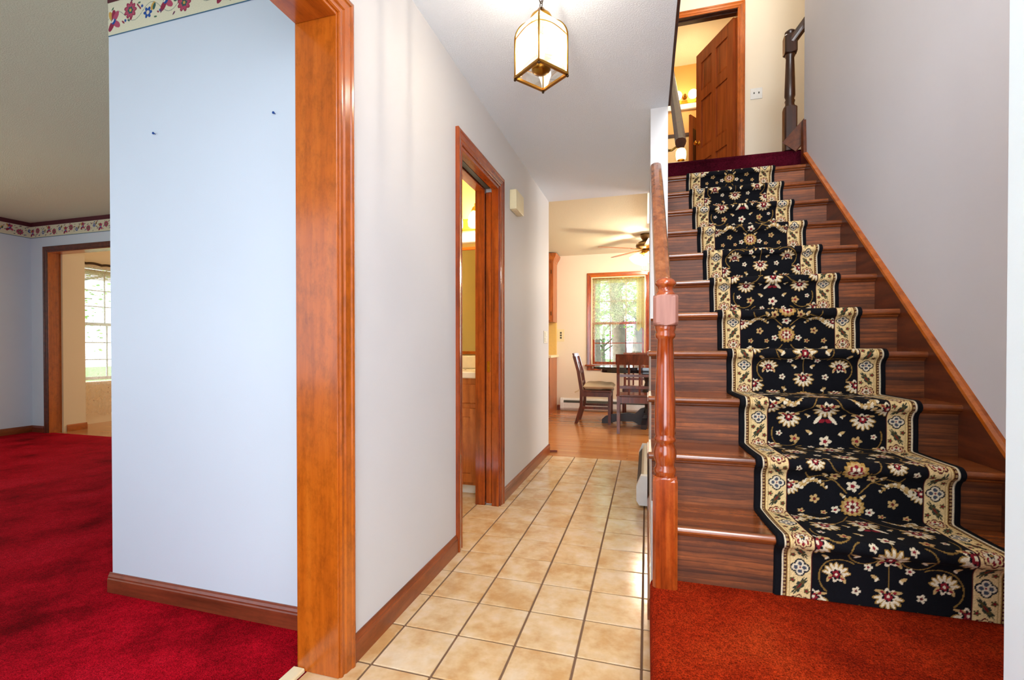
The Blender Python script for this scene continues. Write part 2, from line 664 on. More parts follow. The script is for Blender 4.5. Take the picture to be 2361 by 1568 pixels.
def tile(x0, x1, y0, y1):
    x0, x1, y0, y1 = x0 + GW / 2, x1 - GW / 2, y0 + GW / 2, y1 - GW / 2
    if x1 - x0 < 0.012 or y1 - y0 < 0.012:
        return
    k = (round(x1 - x0, 4), round(y1 - y0, 4))
    if k not in tile_cache:
        me = MB().bbox(-k[0] / 2, k[0] / 2, -k[1] / 2, k[1] / 2, -0.006, 0.0, 0.0018).mesh('tile')
        me.materials.append(TILE)
        tile_cache[k] = me
    share('tile', tile_cache[k], floor, ((x0 + x1) / 2, (y0 + y1) / 2, 0))


for i in range(-6, 13):
    ya, yb = 1.526 + TQ * i, min(1.526 + TQ * (i + 1), 4.318)
    for j in range(-9, 1):
        xa, xb = -0.014 + TP * j, -0.014 + TP * (j + 1)
        lo = XL
        if yb < 1.35:
            lo = -1.03
        if 2.15 < yb and ya < 3.05:
            lo = -1.9
        xa = max(xa, lo)
        xb = min(xb, 0.018)
        if xb > xa:
            tile(xa, xb, ya, yb)

put('floor_living', MB().box(-7.17, -2.1, -1.2, 3.78, -0.1, 0.012).box(-2.1, -1.07, -1.2, 1.4, -0.1, 0.012), RED, label='crimson wall-to-wall carpet of the living room', cat='carpet', **S)
put('floor_kitchen', MB().box(-3.9, 2.6, 4.318, 7.6, -0.1, 0.0), HARD, label='strip hardwood floor of the kitchen dining room', cat='floor', **S)
put('floor_sunroom', MB().box(-7.22, -3.5, 3.78, 7.1, -0.1, 0.004), HARD, label='dark wood floor beyond the far cased opening', cat='floor', **S)
put('trim_threshold', MB().bbox(-1.075, -1.03, -0.15, 1.22, -0.004, 0.012, 0.004), COUNTER, label='pale wood threshold strip between crimson carpet and tiles', cat='threshold', **S)

# raised landing carpet, rounded on its hall edge
prof = [(0.02, 0.0), (0.012, 0.0), (0.012, 0.165)]
for k in range(7):
    a = PI - (PI / 2) * k / 6
    prof.append((0.042 + 0.030 * math.cos(a), 0.165 + 0.030 * math.sin(a)))
prof += [(1.175, 0.195), (1.175, 0.0)]
put('floor_landing', MB().prism(prof, 'y', -0.6, 1.742), ORED, label='orange-red carpet on the raised landing before the stairs', cat='carpet', **S)

# hall left wall with the cased opening and the bathroom doorway
OY0, OY1, OZ = -0.15, 1.225, 2.035      # opening
BY0, BY1, BZ = 2.209, 2.85, 2.046       # bathroom doorway
mb = MB().box(XB, XL, -0.6, OY0, 0, HC).box(XB, XL, OY0, OY1, OZ + 0.015, HC).box(XB, XL, OY1 + 0.018, BY0 - 0.015, 0, HC)
mb.box(XB, XL, BY0 - 0.015, BY1 + 0.015, BZ + 0.015, HC).box(XB, XL, BY1 + 0.015, 4.421, 0, HC)
put('wall_left', mb, WALL, label='white hallway wall with a cased opening and a bathroom doorway', cat='wall', **S)

# hall right wall: stepped under the open treads, full height beyond
poly = [(4.29, 0), (1.80, 0)]
for k in range(1, 6):
    yr = max(1.80, Y1 + (k - 1) * RUN + 0.0485)
    poly += [(yr, Z0 + (k - 1) * RISE - (0.032 if k > 1 else 0)), (yr, Z0 + k * RISE - 0.032)]
poly += [(2.866, Z0 + 5 * RISE - 0.032), (2.866, HC), (4.29, HC)]
poly[2] = (1.80, Z0)
put('wall_right', MB().prism(poly, 'x', 0.017, 0.114), WALL, label='white wall enclosing the underside of the stairs', cat='wall', **S)
put('wall_upper_left', MB().box(0.0, 0.114, -0.6, 5.5, HC + 0.001, 5.04), WALLUP, label='upper wall on the open side of the stairwell', cat='wall', **S)
put('trim_stairwell', MB().bbox(0.114, 0.127, 0.2, 2.866, HC, HC + 0.09, 0.002), DARKW, label='dark wood strip along the stairwell edge of the hall ceiling', cat='trim', **S)
put('wall_stair', MB().box(1.175, 1.29, -0.6, 4.15, 0, 5.04), WALLST, label='tall grey wall rising beside the stairs', cat='wall', **S)
put('wall_entry', MB().box(0.649, 1.175, 0.72, 1.10, 0.195, HC), WALLENTRY, label='pale blue-white wall return beside the landing', cat='wall', **S)
mb = MB().box(-1.056, -0.5, -0.75, -0.6, 0, HC).box(0.62, 1.29, -0.75, -0.6, 0, HC).box(-0.5, 0.62, -0.75, -0.6, 2.3, HC)
mb.box(0, 0.2, -0.75, -0.6, HC, 5.04).box(1.12, 1.29, -0.75, -0.6, HC, 5.04).box(0.2, 1.12, -0.75, -0.6, HC, 2.65).box(0.2, 1.12, -0.75, -0.6, 4.35, 5.04)  # upper boxes leave an unseen opening added over the stairs for daylight
put('wall_front', mb, WALL, label='front wall of the house with an assumed entry doorway', cat='wall', **S)

put('ceiling', MB().box(XB, 0.114, -0.6, 4.42, HC, HC + 0.08), CEIL, label='white stippled ceiling over the hallway', cat='ceiling', **S)
put('ceiling_living', MB().box(-7.17, XB, -1.2, 3.87, 2.5, 2.58), CEILLIV, label='grey-green shaded ceiling of the living room', cat='ceiling', **S)
put('ceiling_kitchen', MB().box(-3.9, 2.6, 4.42, 7.62, 2.5, 2.58), CEILK, label='cream stippled ceiling of the kitchen dining room', cat='ceiling', **S)
put('ceiling_sunroom', MB().box(-7.22, -3.5, 3.87, 7.1, 2.45, 2.53), CEILK, label='pale ceiling of the room beyond the far opening', cat='ceiling', **S)
put('ceiling_bathroom', MB().box(-2.0, XB, 1.5, 3.6, HC, HC + 0.08), CEILK, label='pale ceiling of the small bathroom', cat='ceiling', **S)
put('ceiling_upper', MB().box(-0.9, 2.8, -0.6, 7.2, 5.04, 5.12), CEILK, label='pale ceiling above the upper landing', cat='ceiling', **S)

# living room shell
put('wall_closet', MB().box(-2.12, XB, 1.385, 1.5, 0, 2.5).box(-2.12, -2.0, 1.5, 3.75, 0, 2.5), WALLBLUE, label='blue-white wall end with a floral paper border and two nails', cat='wall', **S)
LO0, LO1, LOZ = -6.75, -4.4, 2.13
wl = put('wall_living_far', MB().box(-7.05, LO0 - 0.02, 3.75, 3.87, 0, 2.5).box(LO0 - 0.02, LO1 + 0.02, 3.75, 3.87, LOZ + 0.02, 2.5).box(LO1 + 0.02, -2.12, 3.75, 3.87, 0, 2.5), WALLBLUE,
         label='pale far living room wall around a cased opening', cat='wall', **S)
put('wall_living_left', MB().box(-7.17, -7.05, -1.2, 3.87, 0, 2.5), WALLBLUE, label='pale living room side wall under the paper border', cat='wall', **S)
mb = MB().box(-7.17, XB, -1.35, -1.2, 0, 2.5).box(-1.06, XB + 0.06, -1.2, -0.6, 0, 2.5)
put('wall_living_front', mb, WALLBLUE, label='living room front wall of the house', cat='wall', **S)

# bathroom shell (mustard paint)
mb = MB().box(-1.066, XB, 1.51, BY0 - 0.02, 0, HC).box(-1.066, XB, BY0 - 0.02, BY1 + 0.02, BZ + 0.02, HC).box(-1.066, XB, BY1 + 0.02, 3.5, 0, HC)
mb.box(-2.0, -1.066, 1.5, 1.51, 0, HC).box(-2.0, -1.99, 1.51, 3.5, 0, HC).box(-2.0, XB, 3.5, 3.6, 0, HC)
put('wall_bathroom', mb, WALLMUST, label='mustard yellow walls of the small bathroom', cat='wall', **S)

# kitchen shell
KW0, KW1, KWZ0, KWZ1 = -0.86, -0.02, 0.745, 2.14
mb = MB().box(-3.9, KW0, 7.5, 7.62, 0, 2.5).box(KW1, 2.6, 7.5, 7.62, 0, 2.5).box(KW0, KW1, 7.5, 7.62, 0, KWZ0).box(KW0, KW1, 7.5, 7.62, KWZ1, 2.5)
put('wall_kitchen_back', mb, WALLKIT, label='cream kitchen back wall around the lace-curtained window', cat='wall', **S)
put('wall_kitchen_left', MB().box(-4.0, -3.9, 4.3, 7.62, 0, 2.5).box(-3.9, XB, 4.31, 4.421, 0, 2.5), WALLKIT, label='cream kitchen side wall', cat='wall', **S)
put('wall_kitchen_right', MB().box(2.5, 2.6, 4.3, 7.62, 0, 2.5).box(0.017, 2.5, 4.312, 4.40, 0, 2.5), WALLKIT, label='cream dining side wall behind the stairs', cat='wall', **S)

# sunroom shell
SWY0, SWY1 = 4.22, 5.35
mb = MB().box(-7.1, -6.72, 3.87, 4.10, 0, 2.45)
mb.box(-7.22, -7.1, 3.87, SWY0, 0, 2.45).box(-7.22, -7.1, SWY1, 7.1, 0, 2.45).box(-7.22, -7.1, SWY0, SWY1, 0, 0.56).box(-7.22, -7.1, SWY0, SWY1, 2.08, 2.45)
mb.box(-7.22, -3.5, 7.0, 7.1, 0, 2.45).box(-3.6, -3.5, 3.87, 7.0, 0, 2.45)
put('wall_sunroom', mb, WALLTAN, label='tan walls seen through the far cased opening', cat='wall', **S)

# upper landing and bathroom shell
prof = [(Y12 + 0.018, ZU - RISE + 0.001), (Y12 + 0.012, ZU - RISE + 0.001), (Y12 + 0.010, ZU - 0.04)]
for k in range(6):
    a = PI - (PI / 2) * k / 5
    prof.append((Y12 + 0.020 + 0.020 * math.cos(a), ZU - 0.020 + 0.020 * math.sin(a)))
prof += [(5.5, ZU), (5.5, ZU - 0.035), (Y12 + 0.03, ZU - 0.035)]
put('floor_upper_landing', MB().prism(prof, 'x', 0.114, 2.7), BURG, label='burgundy carpet rolled over the top stair riser', cat='carpet', **S)
DX0, DX1, DZ = 0.215, 0.925, ZU + 2.03
mb = MB().box(-0.9, DX0 - 0.02, 5.5, 5.62, 2.585, 5.04).box(DX0 - 0.02, DX1 + 0.02, 5.5, 5.62, DZ + 0.02, 5.04).box(DX1 + 0.02, 2.8, 5.5, 5.62, 2.585, 5.04)
put('wall_upper_hall', mb, WALLUP, label='warm white upper landing wall around a panelled door', cat='wall', **S)
put('wall_upper_right', MB().box(2.7, 2.8, -0.6, 5.5, 2.585, 5.04).box(1.29, 2.7, -0.6, -0.5, 2.585, 5.04), WALLUPB, label='tan wall of the upper flight beyond the stair wall', cat='wall', **S)
mb = MB().box(-0.9, 1.7, 7.1, 7.2, 2.585, 5.04).box(-1.0, -0.9, 5.5, 7.2, 2.585, 5.04).box(1.6, 1.7, 5.62, 7.1, 2.585, 5.04)
put('wall_upper_bathroom', mb, WALLUPB, label='orange-tan walls of the upper bathroom', cat='wall', **S)
put('floor_upper_bathroom', MB().box(-0.9, 1.7, 5.5, 7.1, 2.585, ZU), COUNTER, label='pale floor of the upper bathroom', cat='floor', **S)
put('floor_upper_flight', MB().box(1.29, 2.7, -0.5, 4.2, 2.585, ZU - 0.01), BURG, label='burgundy carpeted floor beyond the stair wall', cat='carpet', **S)

# baseboards
bl = empty('baseboard_left', (XL, 2.8, 0), 'brown wooden baseboard along the white hallway wall', 'baseboard', **S)
put('board', base_mb((XL, 1.29, 0), (XL, 2.142, 0), (1, 0, 0)), BASEY, bl)
put('board', base_mb((XL, 2.917, 0), (XL, 4.432, 0), (1, 0, 0)), BASEY, bl)
put('board', base_mb((XL + 0.012, 4.421, 0), (-2.0, 4.421, 0), (0, 1, 0)), BASEX, bl)
put('trim_corner_shoe', MB().bar((XL + 0.01, 4.45, 0.012), (XL + 0.075, 4.47, 0.012), 0.018, 0.018), BASEX, label='short loose shoe moulding at the hallway wall corner', cat='trim', **S)
put('baseboard_right', base_mb((0.017, 4.3, 0), (0.017, 1.81, 0), (-1, 0, 0)), BASEY, label='brown baseboard at the foot of the under-stair wall', cat='baseboard', **S)
bc = empty('baseboard_closet', (-1.6, 1.385, 0), 'dark reddish baseboard under the blue-white wall end', 'baseboard', **S)
put('board', base_mb((-2.132, 1.385, 0.004), (-1.076, 1.385, 0.004), (0, -1, 0)), BASEX, bc)
put('board', base_mb((-2.12, 1.385, 0.004), (-2.12, 3.75, 0.004), (-1, 0, 0)), BASEY, bc)
put('baseboard_living_far', base_mb((-7.05, 3.75, 0.004), (LO0 - 0.09, 3.75, 0.004), (0, -1, 0)), BASEX, label='brown baseboard beside the far cased opening', cat='baseboard', **S)
put('baseboard_living_left', base_mb((-7.05, -1.2, 0.004), (-7.05, 3.75, 0.004), (1, 0, 0)), BASEY, label='brown baseboard along the living room side wall', cat='baseboard', **S)
bs = empty('baseboard_sunroom', (-6.72, 4.0, 0), 'orange-brown baseboard under the tan wall corner', 'baseboard', **S)
put('board', base_mb((-6.72, 3.9, 0), (-6.72, 4.11, 0), (1, 0, 0)), CASY, bs)
put('board', base_mb((-6.71, 4.10, 0), (-7.1, 4.10, 0), (0, 1, 0)), CASX, bs)
put('baseboard_kitchen', base_mb((-1.405, 7.5, 0), (-1.347, 7.5, 0), (0, -1, 0)), BASEX, label='short dark baseboard between cabinet and heater', cat='baseboard', **S)

# cased opening to the living room
t1 = empty('trim_1', (XL, 1.22, 0), 'wide orange-brown wooden casing around the living room opening', 'door frame', **S)
put('jamb', MB().bbox(XB - 0.002, XL + 0.004, OY1 - 0.006, OY1 + 0.016, 0, OZ + 0.015, 0.002), CASZ, t1)
put('jamb', MB().bbox(XB - 0.002, XL + 0.004, OY0 - 0.016, OY0 + 0.006, 0, OZ + 0.015, 0.002), CASZ, t1)
put('head_jamb', MB().bbox(XB - 0.002, XL + 0.004, OY0, OY1 - 0.006, OZ - 0.006, OZ + 0.016, 0.002), CASY, t1)
put('casing', casing_mb((XL, OY1, 0), (XL, OY1, OZ + 0.005), (0, 1, 0), (1, 0, 0), 0, 1), CASZ, t1)
put('casing', casing_mb((XL, OY0, 0), (XL, OY0, OZ + 0.005), (0, -1, 0), (1, 0, 0), 0, 1), CASZ, t1)
put('head_casing', casing_mb((XL, OY0, OZ + 0.005), (XL, OY1, OZ + 0.005), (0, 0, 1), (1, 0, 0), 1, 1), CASY, t1)
put('casing', casing_mb((XB, OY1, 0), (XB, OY1, OZ + 0.005), (0, 1, 0), (-1, 0, 0), 0, 1), CASZ, t1)

# cased opening at the far side of the living room
t2 = empty('trim_2', (LO0, 3.75, 0), 'orange-brown casing around the far living room opening', 'door frame', **S)
put('jamb', MB().bbox(LO0 - 0.018, LO0, 3.745, 3.875, 0, LOZ + 0.018, 0.002), CASZ, t2)
put('jamb', MB().bbox(LO1, LO1 + 0.018, 3.745, 3.875, 0, LOZ + 0.018, 0.002), CASZ, t2)
put('head_jamb', MB().bbox(LO0, LO1, 3.745, 3.875, LOZ, LOZ + 0.018, 0.002), CASX, t2)
put('casing', casing_mb((LO0 - 0.005, 3.75, 0), (LO0 - 0.005, 3.75, LOZ + 0.005), (-1, 0, 0), (0, -1, 0), 0, 1), SKIRT, t2)
put('casing', casing_mb((LO1 + 0.005, 3.75, 0), (LO1 + 0.005, 3.75, LOZ + 0.005), (1, 0, 0), (0, -1, 0), 0, 1), SKIRT, t2)
put('head_casing', casing_mb((LO0 - 0.005, 3.75, LOZ + 0.005), (LO1 + 0.005, 3.75, LOZ + 0.005), (0, 0, 1), (0, -1, 0), 1, 1), SKIRT, t2)

# bathroom pocket doorway
REDX = wood('door_frame_wood_z', (92, 32, 8), (150, 62, 16), (172, 82, 26), 'z', 0.2)
REDY = wood('door_frame_wood_y', (92, 32, 8), (150, 62, 16), (172, 82, 26), 'y', 0.2)
d1 = empty('door_1', (XL, 2.53, 0), 'reddish wooden frame of the pocket door to the yellow bathroom', 'door frame', **S)
put('casing', casing_mb((XL, BY1, 0), (XL, BY1, BZ + 0.002), (0, 1, 0), (1, 0, 0), 0, 1), REDX, d1)
put('casing', casing_mb((XL, BY0, 0), (XL, BY0, BZ + 0.002), (0, -1, 0), (1, 0, 0), 0, 1), REDX, d1)
put('head_casing', casing_mb((XL, BY0, BZ + 0.002), (XL, BY1, BZ + 0.002), (0, 0, 1), (1, 0, 0), 1, 1), REDY, d1)
for a, b in ((XL + 0.003, -0.957), (-1.003, XB - 0.012)):
    put('split_jamb', MB().bbox(b, a, BY1 - 0.018, BY1 + 0.014, 0, BZ, 0.002), REDX, d1)
    put('split_head', MB().bbox(b, a, BY0, BY1 - 0.018, BZ - 0.018, BZ + 0.012, 0.002), REDY, d1)
put('jamb', MB().bbox(XB - 0.012, XL + 0.003, BY0 - 0.014, BY0 + 0.004, 0, BZ, 0.002), REDX, d1)
pd = put('pocket_door', MB().bbox(-0.998, -0.962, BY1 - 0.008, BY1 + 0.6, 0.012, BZ - 0.03, 0.002), REDX, d1)
put('latch_plate', MB().bbox(-0.990, -0.970, BY1 - 0.0105, BY1 - 0.007, 0.86, 0.93, 0.001).bbox(-0.984, -0.976, BY1 - 0.0125, BY1 - 0.010, 0.885, 0.905, 0.001), BRASSB, pd, 'small brass latch plate')
put('door_track', MB().box(-0.995, -0.965, BY0 + 0.004, BY1 - 0.02, BZ - 0.012, BZ + 0.006), GRILL, d1, 'dark metal sliding track')

# upstairs six-panel door and frame
d2 = empty('door_2', (0.57, 5.5, ZU), 'reddish six-panel wooden door standing open at the stair head', 'door', **S)
put('jamb', MB().bbox(DX1, DX1 + 0.018, 5.496, 5.624, ZU, DZ + 0.018, 0.002), CASZ, d2)
put('jamb', MB().bbox(DX0 - 0.018, DX0, 5.496, 5.624, ZU, DZ + 0.018, 0.002), CASZ, d2)
put('head_jamb', MB().bbox(DX0, DX1, 5.496, 5.624, DZ, DZ + 0.018, 0.002), DARKW, d2)
put('stop', MB().bbox(DX0, DX1, 5.54, 5.575, DZ - 0.012, DZ, 0.002), DARKW, d2)
put('casing', casing_mb((DX1 + 0.005, 5.5, ZU), (DX1 + 0.005, 5.5, DZ + 0.005), (1, 0, 0), (0, -1, 0), 0, 1), CASZ, d2)
put('casing', casing_mb((DX0 - 0.005, 5.5, ZU), (DX0 - 0.005, 5.5, DZ + 0.005), (-1, 0, 0), (0, -1, 0), 0, 1), CASZ, d2)
put('head_casing', casing_mb((DX0 - 0.005, 5.5, DZ + 0.005), (DX1 + 0.005, 5.5, DZ + 0.005), (0, 0, 1), (0, -1, 0), 1, 1), CASX, d2)
DW, DH, DT = 0.70, 2.0, 0.035


def place(mb, pos, ang):
    return mb.xf(Matrix.Translation(Vector(pos)) @ Matrix.Rotation(ang, 4, 'Z'))


# leaf drawn along +x from its hinge, thickness in y, then swung
hinge, dang = (DX1 - 0.012, 5.612, ZU + 0.012), PI - R(63)
rows_ = [(0.20, 0.66), (0.82, 1.40), (1.52, 1.86)]
cols_ = [(0.10, 0.31), (0.39, 0.60)]
mb = MB()
for x0, x1 in ((0, 0.10), (0.31, 0.39), (0.60, DW)):
    mb.box(x0, x1, -DT / 2, DT / 2, 0, DH)
zb = 0
for z0, z1 in rows_ + [(DH, DH)]:
    for x0, x1 in cols_:
        mb.box(x0, x1, -DT / 2, DT / 2, zb, z0)
    zb = z1
leaf = put('door_leaf', place(mb, hinge, dang), DOORW, d2)
for z0, z1 in rows_:
    for x0, x1 in cols_:
        p = MB()
        v, f = [], []
        for sgn in (-1, 1):
            o = len(v)
            v += [(x0, sgn * 0.004, z0), (x1, sgn * 0.004, z0), (x1, sgn * 0.004, z1), (x0, sgn * 0.004, z1)]
            b = 0.028
            v += [(x0 + b, sgn * 0.012, z0 + b), (x1 - b, sgn * 0.012, z0 + b), (x1 - b, sgn * 0.012, z1 - b), (x0 + b, sgn * 0.012, z1 - b)]
            f += [(o + 4, o + 5, o + 6, o + 7)] + [(o + i, o + (i + 1) % 4, o + 4 + (i + 1) % 4, o + 4 + i) for i in range(4)]
        f += [(i, (i + 1) % 4, 8 + (i + 1) % 4, 8 + i) for i in range(4)]
        put('panel', place(p.add(v, f), hinge, dang), DOORW, leaf)
for sgn in (-1, 1):
    k = MB().lathe([(0.026, 0.0), (0.026, 0.005), (0.011, 0.008), (0.010, 0.028), (0.024, 0.036), (0.027, 0.050), (0.020, 0.060), (0.001, 0.062)], seg=18, axis='y')
    k.xf(Matrix.Translation((DW - 0.062, sgn * DT / 2, 0.90)) @ Matrix.Scale(sgn, 4, (0, 1, 0)))
    put('knob', place(k, hinge, dang), BRASSB, leaf, 'round polished brass knob')
for hz in (0.25, 1.0, 1.78):
    put('hinge', place(MB().lathe([(0.007, -0.045), (0.007, 0.045)], (0, -DT / 2 - 0.004, hz), 10), hinge, dang), BRASS, leaf)
# ------------------------------------------------------------------ staircase
st = empty('staircase', (0.6, 1.75, Z0), 'dark-stained wooden staircase climbing from the red landing', 'staircase')
for k in range(1, 13):
    yr = Y1 + (k - 1) * RUN + 0.03
    zb, zt = Z0 + (k - 1) * RISE, Z0 + k * RISE
    x0 = 0.019 if yr < 2.866 else 0.116
    if k == 1:
        x0 = 0.104
    if k < 12:
        put('riser', MB().box(x0, 1.154, yr, yr + 0.018, zb, zt - 0.029), RISER, st)
        yn = Y1 + (k - 1) * RUN
        xl = 0.008 if yn < 2.6 else 0.116
        if k == 1:
            xl = 0.104
        th = 0.028
        pr = [(yn + RUN + 0.047, zt - th), (yn + 0.012, zt - th)]
        for q in range(9):
            a = -PI / 2 - PI * q / 8
            pr.append((yn + th / 2 + th / 2 * math.cos(a), zt - th / 2 + th / 2 * math.sin(a)))
        pr += [(yn + RUN + 0.047, zt)]
        mb = MB()
        if xl < 0.05 and yn + RUN > 2.866:
            pr2 = [(min(p[0], 2.864), p[1]) for p in pr]
            mb.prism(pr2, 'x', xl, 0.116)
            mb.prism(pr, 'x', 0.116, 1.154)
        else:
            mb.prism(pr, 'x', xl, 1.154)
        td = put('tread', mb, TREAD, st)
        # scotia under the nosing
        put('scotia', MB().prism([(yr, zt - th), (yr - 0.012, zt - th), (yr - 0.010, zt - th - 0.006), (yr - 0.002, zt - th - 0.012), (yr, zt - th - 0.012)], 'x', x0, 1.154), TREAD, st)
        if xl < 0.05:
            put('nosing_return', MB().bbox(0.001, 0.008, yn + 0.004, min(yn + RUN + 0.01, 2.86), zt - 0.024, zt - 0.004, 0.002), TREAD, td)
# skirt board on the tall wall
off = 0.235
sl = RISE / RUN
ya, yb = 1.60, 4.06
bot = lambda y: Z0 + (y - Y1) * sl - 0.12
top = lambda y: Z0 + 0.185 + RISE * 0 + (y - 1.742) * sl + 0.088
poly = [(1.742, Z0), (1.742, top(1.742)), (yb + 0.02, top(yb + 0.02)), (4.10, ZU + 0.16), (4.149, ZU + 0.16), (4.149, ZU - 0.2), (yb, bot(yb))]
put('skirt_board', MB().prism(poly, 'x', 1.154, 1.1745), SKIRT, st)
mb = casing_mb((1.1745, 1.742, top(1.742)), (1.1745, yb + 0.02, top(yb + 0.02)), (0, -0.656, 0.755), (-1, 0, 0), prof=[(0, 0), (0, .026), (.012, .024), (.016, .012), (.016, 0)])
put('skirt_cap', mb, CASY, st)

# ------------------------------------------------------------------ patterned runner
DU = 0.0026
PREP = 0.72
RW = 0.645
C_BLACK, C_CREAM, C_GOLD, C_RED, C_WHITE, C_OLIVE, C_BLUE = [np.array(lin(c)) for c in ((13, 13, 19), (232, 202, 146), (172, 132, 66), (136, 28, 40), (230, 214, 184), (92, 80, 44), (92, 100, 118))]
C_DKRED, C_GREEN, C_NAVY, C_TAN = [np.array(lin(c)) for c in ((92, 26, 26), (50, 58, 48), (34, 36, 48), (196, 160, 104))]


class Canvas:
    def __init__(s, w_, h_, d, wrap=True):
        s.d, s.w, s.h, s.wrap = d, w_, h_, wrap
        s.nx, s.ny = int(round(w_ / d)) + 1, int(round(h_ / d)) + (0 if wrap else 1)
        s.a = np.zeros((s.ny, s.nx, 3))

    def region(s, cx, cy, r):
        i0, i1 = max(0, int((cx - r) / s.d)), min(s.nx, int((cx + r) / s.d) + 2)
        j0, j1 = int(math.floor((cy - r) / s.d)), int((cy + r) / s.d) + 2
        if not s.wrap:
            j0, j1 = max(0, j0), min(s.ny, j1)
        if i1 <= i0 or j1 <= j0:
            return None
        jj = np.arange(j0, j1)
        x = np.arange(i0, i1)[None, :] * s.d - cx
        y = jj[:, None] * s.d - cy
        return (jj % s.ny if s.wrap else jj), slice(i0, i1), x + 0 * y, y + 0 * x

    def paint(s, g, m, c):
        jj, sl_, x, y = g
        blk = s.a[jj, sl_]
        blk[m] = c
        s.a[jj, sl_] = blk

    def blob(s, cx, cy, rx, ry, c, rot=0.0, n=0, amp=0.0, ph=0.0):
        g = s.region(cx, cy, max(rx, ry) * (1 + amp) + s.d)
        if g is None:
            return
        x, y = g[2], g[3]
        ca, sa = math.cos(rot), math.sin(rot)
        u, v = (x * ca + y * sa) / rx, (-x * sa + y * ca) / ry
        rad = np.hypot(u, v)
        lim = 1.0
        if n:
            lim = 1 - amp + amp * np.abs(np.cos(n * 0.5 * (np.arctan2(v, u)) + ph)) * 2 * 1.0
            lim = np.minimum(lim, 1 + amp)
        s.paint(g, rad < lim, c)

    def ring(s, cx, cy, r, wd, c, n=0, amp=0.0):
        g = s.region(cx, cy, r * (1 + amp) + wd)
        if g is None:
            return
        x, y = g[2], g[3]
        rr = r * (1 + amp * np.cos(n * np.arctan2(y, x))) if n else r
        s.paint(g, np.abs(np.hypot(x, y) - rr) < wd / 2, c)

    def line(s, pts, wd, c):
        for (x0, y0), (x1, y1) in zip(pts[:-1], pts[1:]):
            L = math.hypot(x1 - x0, y1 - y0)
            g = s.region((x0 + x1) / 2, (y0 + y1) / 2, L / 2 + wd)
            if g is None:
                continue
            x, y = g[2] + (x0 + x1) / 2 - x0, g[3] + (y0 + y1) / 2 - y0
            dx, dy = (x1 - x0) / max(L, 1e-9), (y1 - y0) / max(L, 1e-9)
            tt = np.clip(x * dx + y * dy, 0, L)
            s.paint(g, np.hypot(x - tt * dx, y - tt * dy) < wd / 2, c)


cv = Canvas(RW, PREP, DU)
cv.a[:] = C_BLACK
X = np.arange(cv.nx) * DU
Yv = np.arange(cv.ny) * DU


def stripe(a, b, c):
    for lo, hi in ((a, b), (RW - b, RW - a)):
        cv.a[:, (X >= lo) & (X < hi)] = c


stripe(0.0225, 0.0265, C_WHITE)
stripe(0.0265, 0.0375, C_DKRED * 0.5)
stripe(0.0375, 0.0415, C_GOLD)
stripe(0.0415, 0.110, C_CREAM)
stripe(0.0455, 0.0475, C_TAN)
stripe(0.1045, 0.1065, C_TAN)
stripe(0.1085, 0.1115, C_DKRED)
for k in range(int(PREP / 0.012)):
    for xm in (0.032, RW - 0.032):
        cv.blob(xm, 0.012 * k, 0.0038, 0.0038, C_TAN * 0.8)


def mir(fn):
    """draw a motif and its mirror image about the runner's centre line"""
    fn(lambda x: x, 1)
    fn(lambda x: RW - x, -1)


def border_unit(fx, sg, y, kind):
    cx = fx(0.076)
    if kind == 0:
        cv.blob(cx, y, 0.028, 0.028, C_DKRED, n=8, amp=0.12)
        cv.blob(cx, y, 0.024, 0.024, C_CREAM, n=8, amp=0.10)
        cv.blob(cx, y, 0.019, 0.019, C_RED, n=8, amp=0.2)
        cv.blob(cx, y, 0.014, 0.014, C_WHITE, n=6, amp=0.3)
        cv.blob(cx, y, 0.007, 0.007, C_NAVY, n=6, amp=0.2)
        cv.blob(cx, y, 0.0035, 0.0035, C_GOLD)
    else:
        for a in range(4):
            cv.blob(cx + 0.0135 * math.cos(a * PI / 2), y + 0.0135 * math.sin(a * PI / 2), 0.0155, 0.0155, C_NAVY * 0.7)
        for a in range(4):
            cv.blob(cx + 0.0135 * math.cos(a * PI / 2), y + 0.0135 * math.sin(a * PI / 2), 0.0112, 0.0112, C_WHITE)
            cv.blob(cx + 0.0125 * math.cos(a * PI / 2), y + 0.0125 * math.sin(a * PI / 2), 0.0062, 0.0062, C_BLUE * 0.6)
        cv.blob(cx, y, 0.006, 0.006, C_WHITE)
        cv.blob(cx, y, 0.003, 0.003, C_RED)
    # leaf between
    yl = y + 0.06
    rot = (0.95 if kind == 0 else -0.95) * sg
    cv.blob(cx, yl, 0.030, 0.0095, C_GREEN, rot, n=9, amp=0.28)
    cv.blob(cx, yl, 0.022, 0.0045, C_OLIVE, rot, n=7, amp=0.3)
    cv.blob(cx, yl, 0.012, 0.0022, C_RED * 0.8, rot)
    for dx, dy in ((-0.021, 0.017), (0.021, -0.017)):
        ddx = dx if rot > 0 else -dx
        cv.blob(cx + ddx, yl + dy, 0.0075, 0.0075, C_OLIVE, n=5, amp=0.3)
        cv.blob(cx + ddx, yl + dy, 0.0035, 0.0035, C_RED)


for k in range(6):
    mir(lambda fx, sg, k=k: border_unit(fx, sg, 0.05 + 0.12 * k, k % 2))


